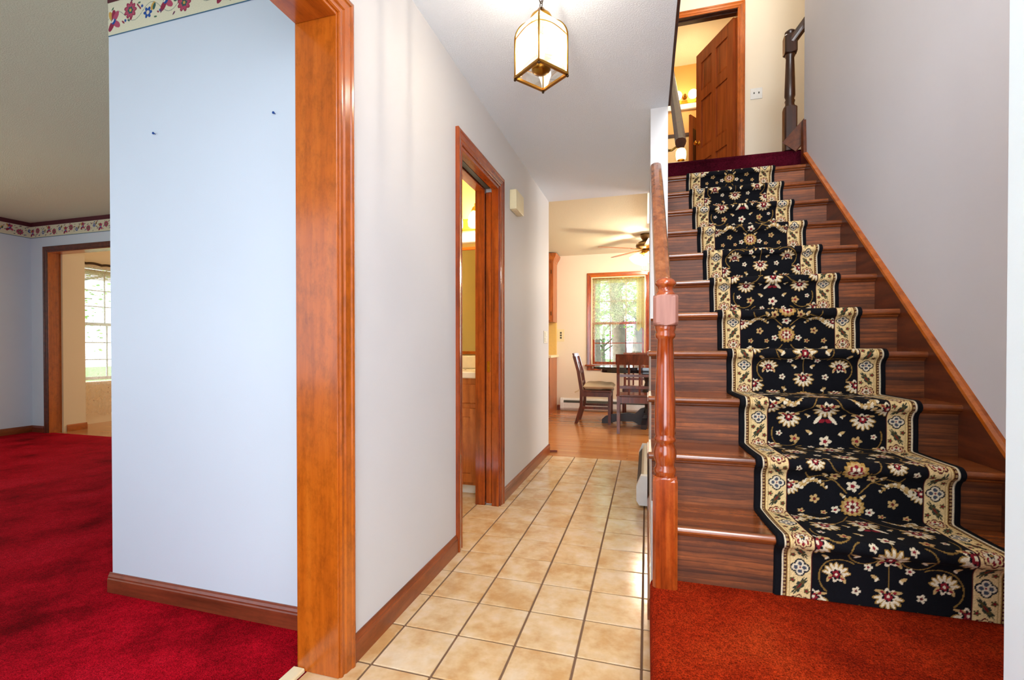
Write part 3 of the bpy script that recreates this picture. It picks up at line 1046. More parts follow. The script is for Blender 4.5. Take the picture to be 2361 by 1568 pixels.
def palmette(cx, cy, r, up=1, red=True):
    r *= 0.92
    for i in range(7):
        a = PI / 2 * up + (i - 3) * 0.46
        px, py = cx + 0.62 * r * math.cos(a), cy + 0.62 * r * math.sin(a)
        cv.blob(px, py, r * 0.40, r * 0.17, C_GOLD, a)
        cv.blob(px - 0.02 * r * math.cos(a), py, r * 0.32, r * 0.10, C_WHITE, a)
    cv.blob(cx, cy, r * 0.50, r * 0.50, C_WHITE, n=7, amp=0.25)
    cv.blob(cx, cy, r * 0.36, r * 0.36, C_BLACK, n=7, amp=0.2)
    cv.blob(cx, cy + 0.04 * r * up, r * 0.24, r * 0.28, C_RED if red else C_TAN, n=5, amp=0.25)
    cv.blob(cx, cy, r * 0.10, r * 0.12, C_WHITE)
    for sx in (-1, 1):
        a = -PI / 2 * up + sx * 0.95
        cv.blob(cx + 0.62 * r * math.cos(a), cy + 0.55 * r * math.sin(a), r * 0.38, r * 0.12, C_TAN, a + sx * up * 0.5)
        cv.blob(cx + 0.50 * r * math.cos(a), cy + 0.50 * r * math.sin(a), r * 0.16, r * 0.08, C_RED, a)


def rosette(cx, cy, r):
    r *= 0.85
    cv.blob(cx, cy, r, r, C_GOLD, n=14, amp=0.10)
    cv.blob(cx, cy, r * 0.80, r * 0.80, C_TAN, n=10, amp=0.12)
    cv.blob(cx, cy, r * 0.58, r * 0.58, C_RED, n=8, amp=0.2)
    cv.blob(cx, cy, r * 0.40, r * 0.40, C_WHITE, n=6, amp=0.3)
    cv.blob(cx, cy, r * 0.22, r * 0.22, C_DKRED)


def floret(cx, cy, r, c=None, ctr=None):
    r *= 0.8
    cv.blob(cx, cy, r, r, C_TAN if c is None else c, n=5, amp=0.35)
    cv.blob(cx, cy, r * 0.42, r * 0.42, C_RED if ctr is None else ctr, n=5, amp=0.2)


def arc(cx, cy, rx, ry, a0, a1, n=22):
    return [(cx + rx * math.cos(a0 + (a1 - a0) * i / n), cy + ry * math.sin(a0 + (a1 - a0) * i / n)) for i in range(n + 1)]


def sprig(cx, cy, L, rot, sg):
    """curved serrated leaf"""
    pts = []
    for i in range(9):
        u = i / 8
        x = (u - 0.5) * L * sg
        y = 0.32 * L * math.sin(u * PI) * (1 if rot > 0 else -1)
        pts.append((cx + x, cy + y))
        cv.blob(cx + x, cy + y + (0.05 * L if rot > 0 else -0.05 * L), 0.0035 + 0.007 * (1 - u), 0.006 + 0.006 * (1 - u), C_TAN if i % 2 else C_WHITE, 0.8 * sg, n=3, amp=0.3)
    cv.line(pts, 0.0035, C_GOLD)


def gull(cx, cy, r, sg, c=None):
    cv.blob(cx, cy, r, r * 0.42, C_TAN if c is None else c, 0.6 * sg)
    cv.blob(cx + 0.35 * r * sg, cy + 0.5 * r, r * 0.6, r * 0.28, C_WHITE, -0.9 * sg)


M_ = RW / 2
FL, FR = 0.112, RW - 0.112
VINE = C_GOLD * 0.62
# vines
for sg in (1, -1):
    cx = lambda d: M_ + sg * d
    fl = lambda pts: [(M_ + sg * x, y) for x, y in pts]
    cv.line(fl([(0.02, 0.05), (0.05, 0.10), (0.085, 0.135), (0.12, 0.15)]), 0.004, VINE)
    cv.line(fl(arc(0.145, 0.235, 0.052, 0.06, -0.4, 2.9)), 0.004, VINE)
    cv.line(fl(arc(0.07, 0.33, 0.045, 0.045, 2.6, -1.2)), 0.004, VINE)
    cv.line(fl(arc(0.13, 0.43, 0.062, 0.062, -2.2, 0.9)), 0.004, VINE)
    cv.line(fl(arc(0.10, 0.585, 0.055, 0.048, 0.2, 3.4)), 0.004, VINE)
    cv.line(fl([(0.02, -0.05), (0.055, -0.09), (0.10, -0.115), (0.145, -0.10)]), 0.004, VINE)
    cv.line(fl([(0.02, 0.67), (0.055, 0.63), (0.10, 0.605), (0.145, 0.62)]), 0.004, VINE)
    cv.line(fl(arc(0.04, 0.53, 0.04, 0.05, 1.6, -0.4)), 0.0035, VINE)
cv.line([(M_, 0.28), (M_, 0.60)], 0.003, VINE)
# centre line motifs
rosette(M_, 0.0, 0.042)
palmette(M_, 0.115, 0.052, 1)
for sx in (-1, 1):
    cv.blob(M_ + sx * 0.026, 0.172, 0.024, 0.007, C_WHITE, sx * 0.9)
    cv.blob(M_ + sx * 0.012, 0.178, 0.012, 0.008, C_RED, sx * 0.4)
floret(M_, 0.262, 0.022, C_WHITE)
palmette(M_, 0.345, 0.054, -1)
palmette(M_, 0.47, 0.046, 1)
rosette(M_, 0.575, 0.044)
floret(M_, 0.645, 0.020, C_WHITE)


def field(fx, sg):
    X_ = lambda d: M_ - sg * d * 1.06
    palmette(X_(0.125), 0.165, 0.050, 1)
    palmette(X_(0.135), 0.42, 0.044, -1)
    palmette(X_(0.118), 0.545, 0.034, 1)
    # half palmettes cut off by the border
    for y, r in ((0.105, 0.045), (0.30, 0.050), (0.50, 0.046), (0.655, 0.04)):
        palmette(X_(0.1935), y, r, 1)
    sprig(X_(0.12), 0.065, 0.085, 1, sg)
    sprig(X_(0.12), 0.66, 0.085, -1, sg)
    for d, y, r in ((0.05, 0.015, 0.014), (0.085, 0.03, 0.011), (0.105, 0.255, 0.018), (0.16, 0.235, 0.011), (0.052, 0.385, 0.012), (0.05, 0.30, 0.012), (0.082, 0.465, 0.013), (0.055, 0.605, 0.017), (0.115, 0.70, 0.016), (0.155, 0.03, 0.012), (0.17, 0.57, 0.010)):
        floret(X_(d), y, r, C_TAN if int(d * 1000) % 2 else C_WHITE, C_RED if y < 0.4 else C_DKRED)
    for d, y, r in ((0.055, 0.225, 0.014), (0.035, 0.415, 0.013), (0.09, 0.335, 0.018), (0.075, 0.52, 0.013), (0.15, 0.105, 0.012), (0.06, 0.155, 0.012), (0.085, 0.60, 0.012), (0.165, 0.36, 0.013), (0.03, 0.68, 0.011)):
        gull(X_(d), y, r, sg)


FMASK = cv.a.copy()
mir(field)
# keep the borders intact where field flowers ran over them
edge = (X < 0.1135) | (X > RW - 0.1135)
cv.a[:, edge] = FMASK[:, edge]

# runner path (y, z) hugging risers, nosings and treads
path = []
off_ = 0.004
rn = 0.017
path.append((Y1 + 0.030 - off_, Z0 + 0.002))
for k in range(1, 12):
    yr, yn, zt = Y1 + (k - 1) * RUN + 0.03 - off_, Y1 + (k - 1) * RUN, Z0 + k * RISE
    if k > 1:
        path.append((yr - 0.018, zt - RISE + off_))
        path.append((yr - 0.006, zt - RISE + off_ + 0.002))
        path.append((yr, zt - RISE + 0.016))
    path.append((yr, zt - 0.062))
    path.append((yr - 0.006, zt - 0.046))
    for q in range(9):
        a = -PI / 2 - 0.1 - (PI - 0.1) * q / 8
        path.append((yn + 0.012 + rn * math.cos(a) * 1.0 - 0.003, zt - 0.013 + rn * math.sin(a) * 1.0 + 0.0005))
path.append((Y1 + 10 * RUN + RUN + 0.02, Z0 + 11 * RISE + off_))
P = np.array(path)
d = np.concatenate([[0], np.cumsum(np.hypot(*np.diff(P, axis=0).T))])
ns = int(d[-1] / DU)
sarr = np.linspace(0, d[-1], ns)
py, pz = np.interp(sarr, d, P[:, 0]), np.interp(sarr, d, P[:, 1])
ker = np.ones(5) / 5
py[2:-2], pz[2:-2] = np.convolve(py, ker, 'valid'), np.convolve(pz, ker, 'valid')
# outward normal of the path for the pile thickness
ty, tz = np.gradient(py), np.gradient(pz)
tl_ = np.hypot(ty, tz)
ny_, nz_ = -tz / tl_, ty / tl_
TH = 0.006
nx = cv.nx
u = X.copy()
lift = np.full(nx, TH)
lift[(X < 0.0225) | (X > RW - 0.0225)] = TH + 0.002
lift[[0, -1]] = -0.002
lift[[1, -2]] = TH * 0.75
xleft = np.interp(py, [1.71, 2.4, 3.1, 3.6, 4.03], [0.408, 0.366, 0.334, 0.311, 0.304])
wob = 0.0025 * np.sin(sarr * 14.0)
VX = xleft[:, None] + wob[:, None] + u[None, :]
VY = py[:, None] + ny_[:, None] * lift[None, :]
VZ = pz[:, None] + nz_[:, None] * lift[None, :]
verts = np.stack([VX, VY, VZ], -1).reshape(-1, 3)
ii = np.arange((ns - 1) * nx).reshape(ns - 1, nx)[:, :-1].ravel()
faces = np.stack([ii, ii + 1, ii + nx + 1, ii + nx], -1)
OFFR = np.array([0.7, 1.72, Z0])
me = bpy.data.meshes.new('stair_runner')
me.vertices.add(len(verts))
me.vertices.foreach_set('co', (verts - OFFR).astype(np.float32).ravel())
me.loops.add(len(faces) * 4)
me.polygons.add(len(faces))
me.loops.foreach_set('vertex_index', faces.astype(np.int32).ravel())
me.polygons.foreach_set('loop_start', (np.arange(len(faces)) * 4).astype(np.int32))
me.polygons.foreach_set('use_smooth', np.ones(len(faces), bool))
me.update(calc_edges=True)
rows = ((PREP * 40 - sarr + 0.52) / DU).astype(int) % cv.ny
colr = cv.a[rows]
sp = rng.uniform(0.82, 1.12, colr.shape[:2])[..., None]
colr = np.clip(colr * sp, 0, 1)
rgba = np.concatenate([colr, np.ones(colr.shape[:2] + (1,))], -1).reshape(-1, 4)
ca_ = me.color_attributes.new('Col', 'FLOAT_COLOR', 'POINT')
ca_.data.foreach_set('color', rgba.astype(np.float32).ravel())
me.materials.append(RUG)
ro = bpy.data.objects.new('stair_runner', me)
ro.location = OFFR
COL.objects.link(ro)
tag(ro, 'black floral runner carpet with cream borders laid up the stairs', 'carpet runner')

# ------------------------------------------------------------------ newel posts and handrails
nw = empty('newel_post', (0.061, 1.706, Z0), 'turned reddish-brown newel post at the foot of the stairs', 'newel post')
NX, NY, HB = 0.061, 1.706, 0.0405


def chamf_sq(z0, z1, h, c0=0.0, c1=0.014, seg=4):
    mb = MB()
    prof = [(h, z0), (h, z1 - c1)] if c1 else [(h, z0), (h, z1)]
    n = 24
    v = []
    lv = []
    if c0:
        lv += [(0.80, z0), (0.93, z0 + c0 * 0.4), (1.0, z0 + c0)]
    else:
        lv += [(1.0, z0)]
    if c1:
        lv += [(1.0, z1 - c1), (0.93, z1 - c1 * 0.4), (0.80, z1)]
    else:
        lv += [(1.0, z1)]
    for s_, z in lv:
        for k in range(n):
            a = 2 * PI * (k + 0.5) / n
            q = h / max(abs(math.cos(a)), abs(math.sin(a)))
            q = min(q, h * (1.34 if s_ == 1.0 else (1.18 if s_ > 0.9 else 1.0)))
            v.append((NX + q * math.cos(a), NY + q * math.sin(a), z))
    f = [tuple(range(n))[::-1], tuple(range((len(lv) - 1) * n, len(lv) * n))]
    for i in range(len(lv) - 1):
        for k in range(n):
            f.append((i * n + k, i * n + (k + 1) % n, (i + 1) * n + (k + 1) % n, (i + 1) * n + k))
    return mb.add(v, f)


put('base_block', chamf_sq(Z0 + 0.0, 0.575, HB), NEWEL, nw)
put('turned_shaft', MB().lathe([(0.033, 0.560), (0.034, 0.580), (0.037, 0.588), (0.037, 0.598), (0.032, 0.606), (0.031, 0.615), (0.037, 0.635), (0.039, 0.655), (0.036, 0.672), (0.030, 0.690),
                                (0.036, 0.696), (0.037, 0.706), (0.032, 0.712), (0.035, 0.722), (0.036, 0.76), (0.0345, 0.84), (0.030, 0.95), (0.0265, 1.048), (0.033, 1.054), (0.035, 1.064), (0.031, 1.073), (0.034, 1.080), (0.036, 1.090), (0.034, 1.100)], (NX, NY, 0), 32), NEWEL, nw)
put('top_block', chamf_sq(1.095, 1.20, HB, 0.010, 0.010), NEWELRAW, nw, 'bare pinkish wood block')
put('cap', MB().lathe([(0.034, 1.192), (0.034, 1.206), (0.028, 1.212), (0.025, 1.222), (0.029, 1.231), (0.035, 1.236), (0.036, 1.243), (0.030, 1.254), (0.014, 1.262), (0.001, 1.264)], (NX, NY, 0), 28), NEWEL, nw)

RPROF = [(-0.021, 0), (-0.023, 0.008), (-0.028, 0.018), (-0.031, 0.034), (-0.026, 0.048), (-0.012, 0.056), (0.012, 0.056), (0.026, 0.048), (0.031, 0.034), (0.028, 0.018), (0.023, 0.008), (0.021, 0)]


def rail_mb(a, b, sc=1.0):
    a, b = Vector(a), Vector(b)
    d_ = (b - a).normalized()
    u_ = d_.cross(Vector((0, 0, 1))).normalized()
    v_ = u_.cross(d_)
    n = len(RPROF)
    v = [p + u_ * (x * sc) + v_ * (z * sc) for p in (a, b) for x, z in RPROF]
    f = [tuple(range(n))[::-1], tuple(range(n, 2 * n))] + [(i, (i + 1) % n, n + (i + 1) % n, n + i) for i in range(n)]
    return MB().add(v, f)


put('handrail', rail_mb((0.057, 1.770, 1.154), (0.047, 2.866, 2.045)), RAIL, label='brown handrail rising from the newel post to the wall end', cat='handrail')

wr = empty('wall_handrail', (0.17, 3.2, 2.25), 'dark brown wall-mounted handrail on a brass bracket beside upper stairs', 'handrail')
a0, b0 = Vector((0.192, 3.02, 2.235)), Vector((0.192, 4.55, 2.235 + 1.53 * sl))
put('rail', rail_mb(a0, b0, 1.05), DARKW, wr)
for f_ in (0.09, 0.62):
    p = a0.lerp(b0, f_)
    put('bracket', MB().tube([(0.115, p.y, p.z - 0.075), (0.15, p.y, p.z - 0.075), (0.185, p.y, p.z - 0.05), (0.192, p.y, p.z)], 0.007, 8).lathe([(0.03, 0), (0.03, 0.006), (0.012, 0.012)], (0.115, p.y, p.z - 0.075), 14, 'x'), BRASS, wr)

un = empty('upper_newel_post', (1.115, 4.30, ZU), 'dark turned newel post with a rising rail at the stair head', 'newel post')
NX, NY = 1.115, 4.305
HB2 = 0.046
put('base_block', chamf_sq(ZU, ZU + 0.36, HB2), DARKW, un)
put('turned_shaft', MB().lathe([(0.036, ZU + 0.35), (0.040, ZU + 0.365), (0.032, ZU + 0.385), (0.038, ZU + 0.41), (0.030, ZU + 0.425), (0.039, ZU + 0.45), (0.036, ZU + 0.60), (0.030, ZU + 0.76), (0.038, ZU + 0.775), (0.034, ZU + 0.80)], (NX, NY, 0), 24), DARKW, un)
put('top_block', chamf_sq(ZU + 0.79, ZU + 0.94, HB2, 0.010, 0.010), DARKW, un)
put('cap', MB().lathe([(0.036, ZU + 0.93), (0.030, ZU + 0.945), (0.040, ZU + 0.96), (0.040, ZU + 0.97), (0.022, ZU + 0.985), (0.001, ZU + 0.988)], (NX, NY, 0), 20), DARKW, un)
put('rising_rail', rail_mb((1.13, 4.285, ZU + 0.85), (1.33, 4.18, ZU + 1.10), 1.1), DARKW, un)
put('rising_skirt', MB().bar((1.10, 4.262, ZU + 0.02), (1.30, 4.175, ZU + 0.24), 0.025, 0.13), SKIRT, un)
# ------------------------------------------------------------------ hall pendant lantern
LX, LY, LZ = -0.370, 1.655, 2.0
ln = empty('pendant_lantern', (LX, LY, LZ), 'lit brass and frosted glass lantern hanging on a chain', 'pendant light')
HD = 0.095
rot0 = R(98)
cor = [(LX + HD * math.cos(rot0 + k * PI / 2), LY + HD * math.sin(rot0 + k * PI / 2)) for k in range(4)]
ZT, ZCAP, RC = LZ + 0.138, LZ + 0.200, 0.034


def lcurve(k, n=8):
    """corner post path: straight up, then bending in to the cap"""
    x, y = cor[k]
    dx, dy = (x - LX) / HD, (y - LY) / HD
    pts = [(x, y, LZ), (x, y, ZT)]
    for i in range(1, n + 1):
        a = (PI / 2) * i / n
        r = RC + (HD - RC) * math.cos(a)
        pts.append((LX + dx * r, LY + dy * r, ZT + (ZCAP - ZT) * math.sin(a)))
    return pts


for k in range(4):
    put('corner_post', MB().tube(lcurve(k), 0.0032, 8), BRASS, ln)
    a, b = cor[k], cor[(k + 1) % 4]
    put('bottom_rail', MB().bar((*a, LZ), (*b, LZ), 0.011, 0.008), BRASS, ln)
    put('finial', MB().sphere((a[0], a[1], LZ - 0.007), 0.005, 10, 6), IRON, ln)
    put('top_rail', MB().tube([(a[0] + (b[0] - a[0]) * t_, a[1] + (b[1] - a[1]) * t_, ZT + 0.014 * math.sin(PI * t_)) for t_ in [i / 8 for i in range(9)]], 0.0018, 6), BRASSB, ln)
    ca, cb = lcurve(k), lcurve((k + 1) % 4)
    v, f = [], []
    for p, q in zip(ca, cb):
        v += [p, q]
    for i in range(len(ca) - 1):
        f.append((2 * i, 2 * i + 1, 2 * i + 3, 2 * i + 2))
    mb = MB().add(v, f, False)
    put('glass_pane', mb, LGLASS, ln)
put('top_cap', MB().lathe([(0.004, ZCAP + 0.045), (0.012, ZCAP + 0.040), (0.018, ZCAP + 0.030), (0.036, ZCAP + 0.014), (0.041, ZCAP + 0.004), (0.041, ZCAP - 0.004), (0.036, ZCAP - 0.006)], (LX, LY, 0), 24), BRASSB, ln)
put('socket_plate', MB().lathe([(0.003, LZ + 0.004), (0.010, LZ + 0.006), (0.026, LZ + 0.012), (0.034, LZ + 0.020), (0.035, LZ + 0.026), (0.028, LZ + 0.030), (0.014, LZ + 0.034), (0.012, LZ + 0.055), (0.002, LZ + 0.056)], (LX, LY, 0), 24), BRASS, ln)
put('stem', MB().tube([(LX, LY, ZCAP), (LX, LY, LZ + 0.03)], 0.004, 8), BRASS, ln)
put('bulb', MB().lathe([(0.001, LZ + 0.150), (0.012, LZ + 0.142), (0.020, LZ + 0.120), (0.019, LZ + 0.098), (0.012, LZ + 0.075), (0.010, LZ + 0.056)], (LX, LY, 0), 16), BULB, ln)
zc = ZCAP + 0.045
for k in range(8):
    c0 = zc + 0.011 + k * 0.0185
    pts = []
    for i in range(12):
        a = 2 * PI * i / 12
        p = (0.0075 * math.cos(a), 0.0135 * math.sin(a))
        if k % 2:
            pts.append((LX + p[0] * 0.7, LY + p[0] * 0.7, c0 + p[1]))
        else:
            pts.append((LX + p[0] * 0.7, LY - p[0] * 0.7, c0 + p[1]))
    put('chain_link', MB().tube(pts, 0.0018, 6, closed=True), IRON, ln)
put('canopy', MB().lathe([(0.008, HC - 0.03), (0.02, HC - 0.026), (0.055, HC - 0.01), (0.06, HC - 0.001)], (LX, LY, 0), 24), BRASS, ln)
lb = light('lantern_bulb_light', 'POINT', (LX, LY, LZ + 0.115), 48.0, (1.0, 0.88, 0.74), radius=0.025)

# ------------------------------------------------------------------ floral paper border
def border_mesh(name, L, Hh, du, seed):
    cb = Canvas(L, Hh, du, wrap=False)
    cb.a[:] = np.array(lin((232, 228, 198)))
    yy = np.arange(cb.ny) * du
    cb.a[yy < 0.0045] = np.array(lin((60, 110, 140)))
    rr = random.Random(seed)
    g1, g2 = np.array(lin((52, 96, 92))), np.array(lin((70, 112, 86)))
    pk, mg = np.array(lin((186, 82, 108))), np.array(lin((150, 48, 76)))
    bl, gd = np.array(lin((36, 84, 160))), np.array(lin((212, 168, 84)))
    pu = np.array(lin((110, 66, 90)))
    x = 0.03
    pts = []
    n = int(L / 0.01)
    for i in range(n + 1):
        pts.append((i * L / n, Hh * 0.5 + Hh * 0.20 * math.sin(i * L / n * 2 * PI / 0.19)))
    cb.line(pts, 0.0016, g1)
    k = 0
    while x < L + 0.05:
        y = Hh * (0.62 if k % 2 else 0.42)
        if k % 3 == 0:      # tulip
            for a, c, s_ in ((2.1, gd, 1.0), (1.5, mg, 0.95), (0.9, pk, 1.0), (-0.6, pk, 0.9), (-2.2, mg, 0.9)):
                cb.blob(x + 0.020 * math.cos(a), y + 0.022 * math.sin(a), 0.026 * s_, 0.012, c, a)
            cb.blob(x, y, 0.013, 0.011, bl, 0.6)
            cb.blob(x - 0.004, y + 0.003, 0.010, 0.004, np.array(lin((236, 230, 210))), 0.8)
        elif k % 3 == 1:    # daisy
            cb.blob(x, y, 0.030, 0.030, mg, n=9, amp=0.16)
            cb.blob(x, y, 0.024, 0.024, pk, n=9, amp=0.2)
            cb.blob(x, y, 0.013, 0.013, g1, n=6, amp=0.2)
            cb.blob(x, y, 0.006, 0.006, gd)
        else:               # blue stars and bell
            cb.blob(x, y, 0.018, 0.018, bl, n=6, amp=0.3)
            cb.blob(x, y, 0.008, 0.008, np.array(lin((230, 220, 190))))
            cb.blob(x + 0.028, y + 0.02, 0.018, 0.010, gd, 1.0)
            cb.blob(x + 0.034, y + 0.018, 0.014, 0.007, g1, 1.2)
        for q in range(7):
            lx, ly = x + rr.uniform(-0.055, 0.055), Hh * rr.uniform(0.16, 0.92)
            if abs(lx - x) < 0.030 and abs(ly - y) < 0.032:
                continue
            cb.blob(lx, ly, rr.uniform(0.006, 0.010), 0.0035, rr.choice((g1, g2, pu, mg, g1)), rr.uniform(0, 3.1))
            if q % 3 == 0:
                cb.blob(lx + 0.012, ly + 0.004, 0.0055, 0.0055, rr.choice((pu, bl, mg)), n=5, amp=0.25)
        x += 0.094
        k += 1
    nxb, nyb = cb.nx, cb.ny
    xs, zs = np.meshgrid(np.arange(nxb) * du, np.arange(nyb) * du)
    vv = np.stack([xs, 0 * xs, zs], -1).reshape(-1, 3)
    ii_ = np.arange((nyb - 1) * nxb).reshape(nyb - 1, nxb)[:, :-1].ravel()
    ff = np.stack([ii_, ii_ + 1, ii_ + nxb + 1, ii_ + nxb], -1)
    mm_ = bpy.data.meshes.new(name)
    mm_.from_pydata(vv.tolist(), [], ff.tolist())
    cc = mm_.color_attributes.new('Col', 'FLOAT_COLOR', 'POINT')
    rg = np.concatenate([cb.a.reshape(-1, 3), np.ones((nxb * nyb, 1))], 1)
    cc.data.foreach_set('color', rg.astype(np.float32).ravel())
    mm_.materials.append(BORDERM)
    return mm_


def border_put(me_, loc, rz, L, Hh, top):
    e = empty('trim_paper_border', loc, 'cream wallpaper border printed with pink and blue flowers', 'wallpaper border', 'wallpaper border strips', 'structure')
    o = bpy.data.objects.new('printed_strip', me_)
    o.parent = e
    COL.objects.link(o)
    e.rotation_euler.z = rz
    mb = MB().box(0, L, -0.0025, 0.0, Hh, top - loc[2] - 0.001)
    m2 = mb.mesh('maroon_band')
    m2.materials.append(MAROON)
    o2 = bpy.data.objects.new('maroon_band', m2)
    o2.parent = e
    COL.objects.link(o2)
    return e


BZ0 = 2.29
b1 = border_put(border_mesh('printed_strip', 1.064, 0.136, 0.0016, 3), (-2.12, 1.3835, BZ0), 0, 1.064, 0.136, 2.5)
b1['label'] = 'cream floral wallpaper border on the blue-white wall end'
b2 = border_put(border_mesh('printed_strip', 2.9, 0.136, 0.004, 5), (-7.05, 3.7485, BZ0 + 0.025), 0, 4.9, 0.136, 2.5)
b2['label'] = 'cream floral wallpaper border above the far cased opening'
b3 = border_put(border_mesh('printed_strip', 2.2, 0.136, 0.004, 8), (-7.0485, 1.55, BZ0 + 0.025), PI / 2, 2.2, 0.136, 2.5)
b3['label'] = 'cream floral wallpaper border along the living room side wall'

# ------------------------------------------------------------------ small wall things
for (x, z), lab in (((-1.869, 1.863), 'small blue nail in the wall, nearer the outer corner'), ((-1.291, 1.863), 'small blue nail in the wall, nearer the wooden casing')):
    put('nail', MB().lathe([(0.0045, 0.0), (0.0045, -0.003), (0.002, -0.004), (0.0018, 0.02)], (x, 1.378, z), 10, 'y'), BLUEN, None, lab, 'nail')

ch = empty('door_chime', (XL, 3.19, 1.973), 'cream door chime box mounted high on the hallway wall', 'door chime')
put('cover', MB().bbox(XL, XL + 0.049, 3.09, 3.29, 1.973, 2.108, 0.004, 2), IVORY, ch)
put('sound_slot', MB().box(XL + 0.010, XL + 0.040, 3.12, 3.26, 1.9715, 1.9735), COUNTER, ch)


def plate(name, c, nrm, wd, ht, n, mat, label, cat, kind='rocker', dark=None):
    """wall plate centred at c; nrm is '+x' or '-y'"""
    e = empty(name, c, label, cat)

    def B(a0, a1, o0, o1, z0, z1, b=0.0015):
        if nrm == '+x':
            return MB().bbox(c[0] + o0, c[0] + o1, c[1] + a0, c[1] + a1, c[2] + z0, c[2] + z1, b)
        return MB().bbox(c[0] + a0, c[0] + a1, c[1] - o1, c[1] - o0, c[2] + z0, c[2] + z1, b)
    put('face_plate', B(-wd / 2, wd / 2, 0, 0.005, -ht / 2, ht / 2), mat, e)
    for k in range(n):
        if kind == 'toggle':
            a = (k - (n - 1) / 2) * 0.046
            put('toggle', B(a - 0.005, a + 0.005, 0.005, 0.014, -0.004, 0.012), dark or mat, e)
        elif kind == 'stack':
            z = (k - (n - 1) / 2) * ht * 0.42
            put('rocker', B(-wd * 0.3, wd * 0.3, 0.005, 0.009, z - ht * 0.17, z + ht * 0.17), mat, e)
        else:
            z = (k - (n - 1) / 2) * 0.04
            put('receptacle', B(-0.014, 0.014, 0.005, 0.007, z - 0.014, z + 0.014), dark or mat, e)
    return e


plate('light_switch', (XL, 4.27, 1.115), '+x', 0.16, 0.115, 2, CREAMM, 'ivory light switch near the end of the hallway wall', 'light switch', 'stack')
plate('light_switch', (1.108, 5.5, 3.715), '-y', 0.115, 0.115, 2, WHITEM, 'white double light switch beside the upstairs panelled door', 'light switch', 'toggle', GRILL)
plate('wall_plate', (-1.345, 7.5, 1.215), '-y', 0.115, 0.20, 3, IVORY, 'cream wall plate beside the kitchen counter', 'wall plate', 'outlet', GRILL)


def heater(name, c0, c1, label, endmat, bodymat, nrm):
    """hydronic baseboard heater between c0 and c1 on the floor against a wall"""
    e = empty(name, ((c0[0] + c1[0]) / 2, (c0[1] + c1[1]) / 2, 0), label, 'baseboard heater')
    prof_ = [(0.0, 0.022), (0.045, 0.022), (0.060, 0.05), (0.062, 0.13), (0.040, 0.165), (0.034, 0.172), (0.030, 0.190), (0.022, 0.20), (0.0, 0.20)]
    ax = 'y' if nrm in ('-x', '+x') else 'x'
    sgn = -1 if nrm[0] == '-' else 1
    w0 = c0[0] if ax == 'y' else c0[1]
    pl = [(w0 + sgn * a, z) for a, z in prof_]
    lo, hi = (c0[1], c1[1]) if ax == 'y' else (c0[0], c1[0])
    if ax == 'x':
        mk = lambda a, b, pp: MB().prism(pp, 'x', a, b)
    else:
        mk = lambda a, b, pp: MB().prism(pp, 'y', a, b)
    put('front_cover', mk(lo + 0.05, hi - 0.05, pl), bodymat, e)
    pe = [(w0 + sgn * (a * 1.06 + (0.002 if a else 0)), z + (0.004 if z > 0.1 else -0.006)) for a, z in [(0, 0.022), (0.045, 0.022), (0.061, 0.05), (0.062, 0.13), (0.036, 0.20), (0.0, 0.20)]]
    put('end_cap', mk(lo, lo + 0.052, pe), endmat, e)
    put('end_cap', mk(hi - 0.052, hi, pe), endmat, e)
    sl_ = [(w0 + sgn * a, z) for a, z in ((0.041, 0.1665), (0.0635, 0.133), (0.0650, 0.136), (0.0425, 0.1700))]
    put('air_slot', mk(lo + 0.055, hi - 0.055, sl_), GRILL, e)
    return e


heater('baseboard_heater', (0.004, 3.06, 0), (0.004, 4.12, 0), 'cream baseboard heater with white end cap in the tiled hallway', WHITEM, CREAMM, '-x')
heater('baseboard_heater', (-1.345, 7.5, 0), (0.9, 7.5, 0), 'white baseboard heater under the kitchen window', WHITEM, WHITEM, '-y')

# ------------------------------------------------------------------ bathroom: vanity, mirror, light
vb = empty('vanity_cabinet', (-1.5, 3.2, 0), 'oak bathroom vanity cabinet with a false drawer and door', 'vanity')
put('toe_kick', MB().box(-1.97, -1.085, 3.05, 3.49, 0.0, 0.075), WHITEM, vb)
put('body', MB().box(-1.97, -1.08, 2.995, 3.49, 0.072, 0.808), VANW, vb)
for x0, x1 in ((-1.50, -1.105), (-1.93, -1.53)):
    fr = put('false_drawer', MB().bbox(x0, x1, 2.982, 2.996, 0.635, 0.765, 0.006), VANW, vb)
    dr = put('door', MB().box(x0, x0 + 0.055, 2.978, 2.996, 0.095, 0.60).box(x1 - 0.055, x1, 2.978, 2.996, 0.095, 0.60).box(x0 + 0.055, x1 - 0.055, 2.978, 2.996, 0.095, 0.155).box(x0 + 0.055, x1 - 0.055, 2.978, 2.996, 0.545, 0.60), VANW, vb)
    put('panel', MB().bbox(x0 + 0.055, x1 - 0.055, 2.986, 2.995, 0.155, 0.545, 0.003), VANW, dr)
    for z in (0.17, 0.53):
        put('hinge', MB().bbox(x1 - 0.002, x1 + 0.006, 2.979, 2.990, z - 0.022, z + 0.022, 0.002), IRON, dr)
vt = empty('vanity_counter', (-1.5, 3.2, 0.81), 'cream countertop with moulded backsplash on the oak vanity', 'countertop')
put('slab', MB().bbox(-1.98, -1.07, 2.965, 3.495, 0.809, 0.852, 0.006), PORCEL, vt)
put('backsplash', MB().bbox(-1.98, -1.07, 3.462, 3.498, 0.8521, 0.955, 0.012, 3), PORCEL, vt)
put('side_splash', MB().bbox(-1.098, -1.068, 3.02, 3.46, 0.8521, 0.955, 0.012, 3), PORCEL, vt)
put('basin_rim', MB().lathe([(0.17, 0.852), (0.19, 0.860), (0.205, 0.858), (0.21, 0.852)], (-1.5, 3.2, 0), 28), PORCEL, vt)
mr = empty('wall_mirror', (-1.5, 3.49, 0.97), 'wide mirror in a thin brown frame above the vanity', 'mirror')
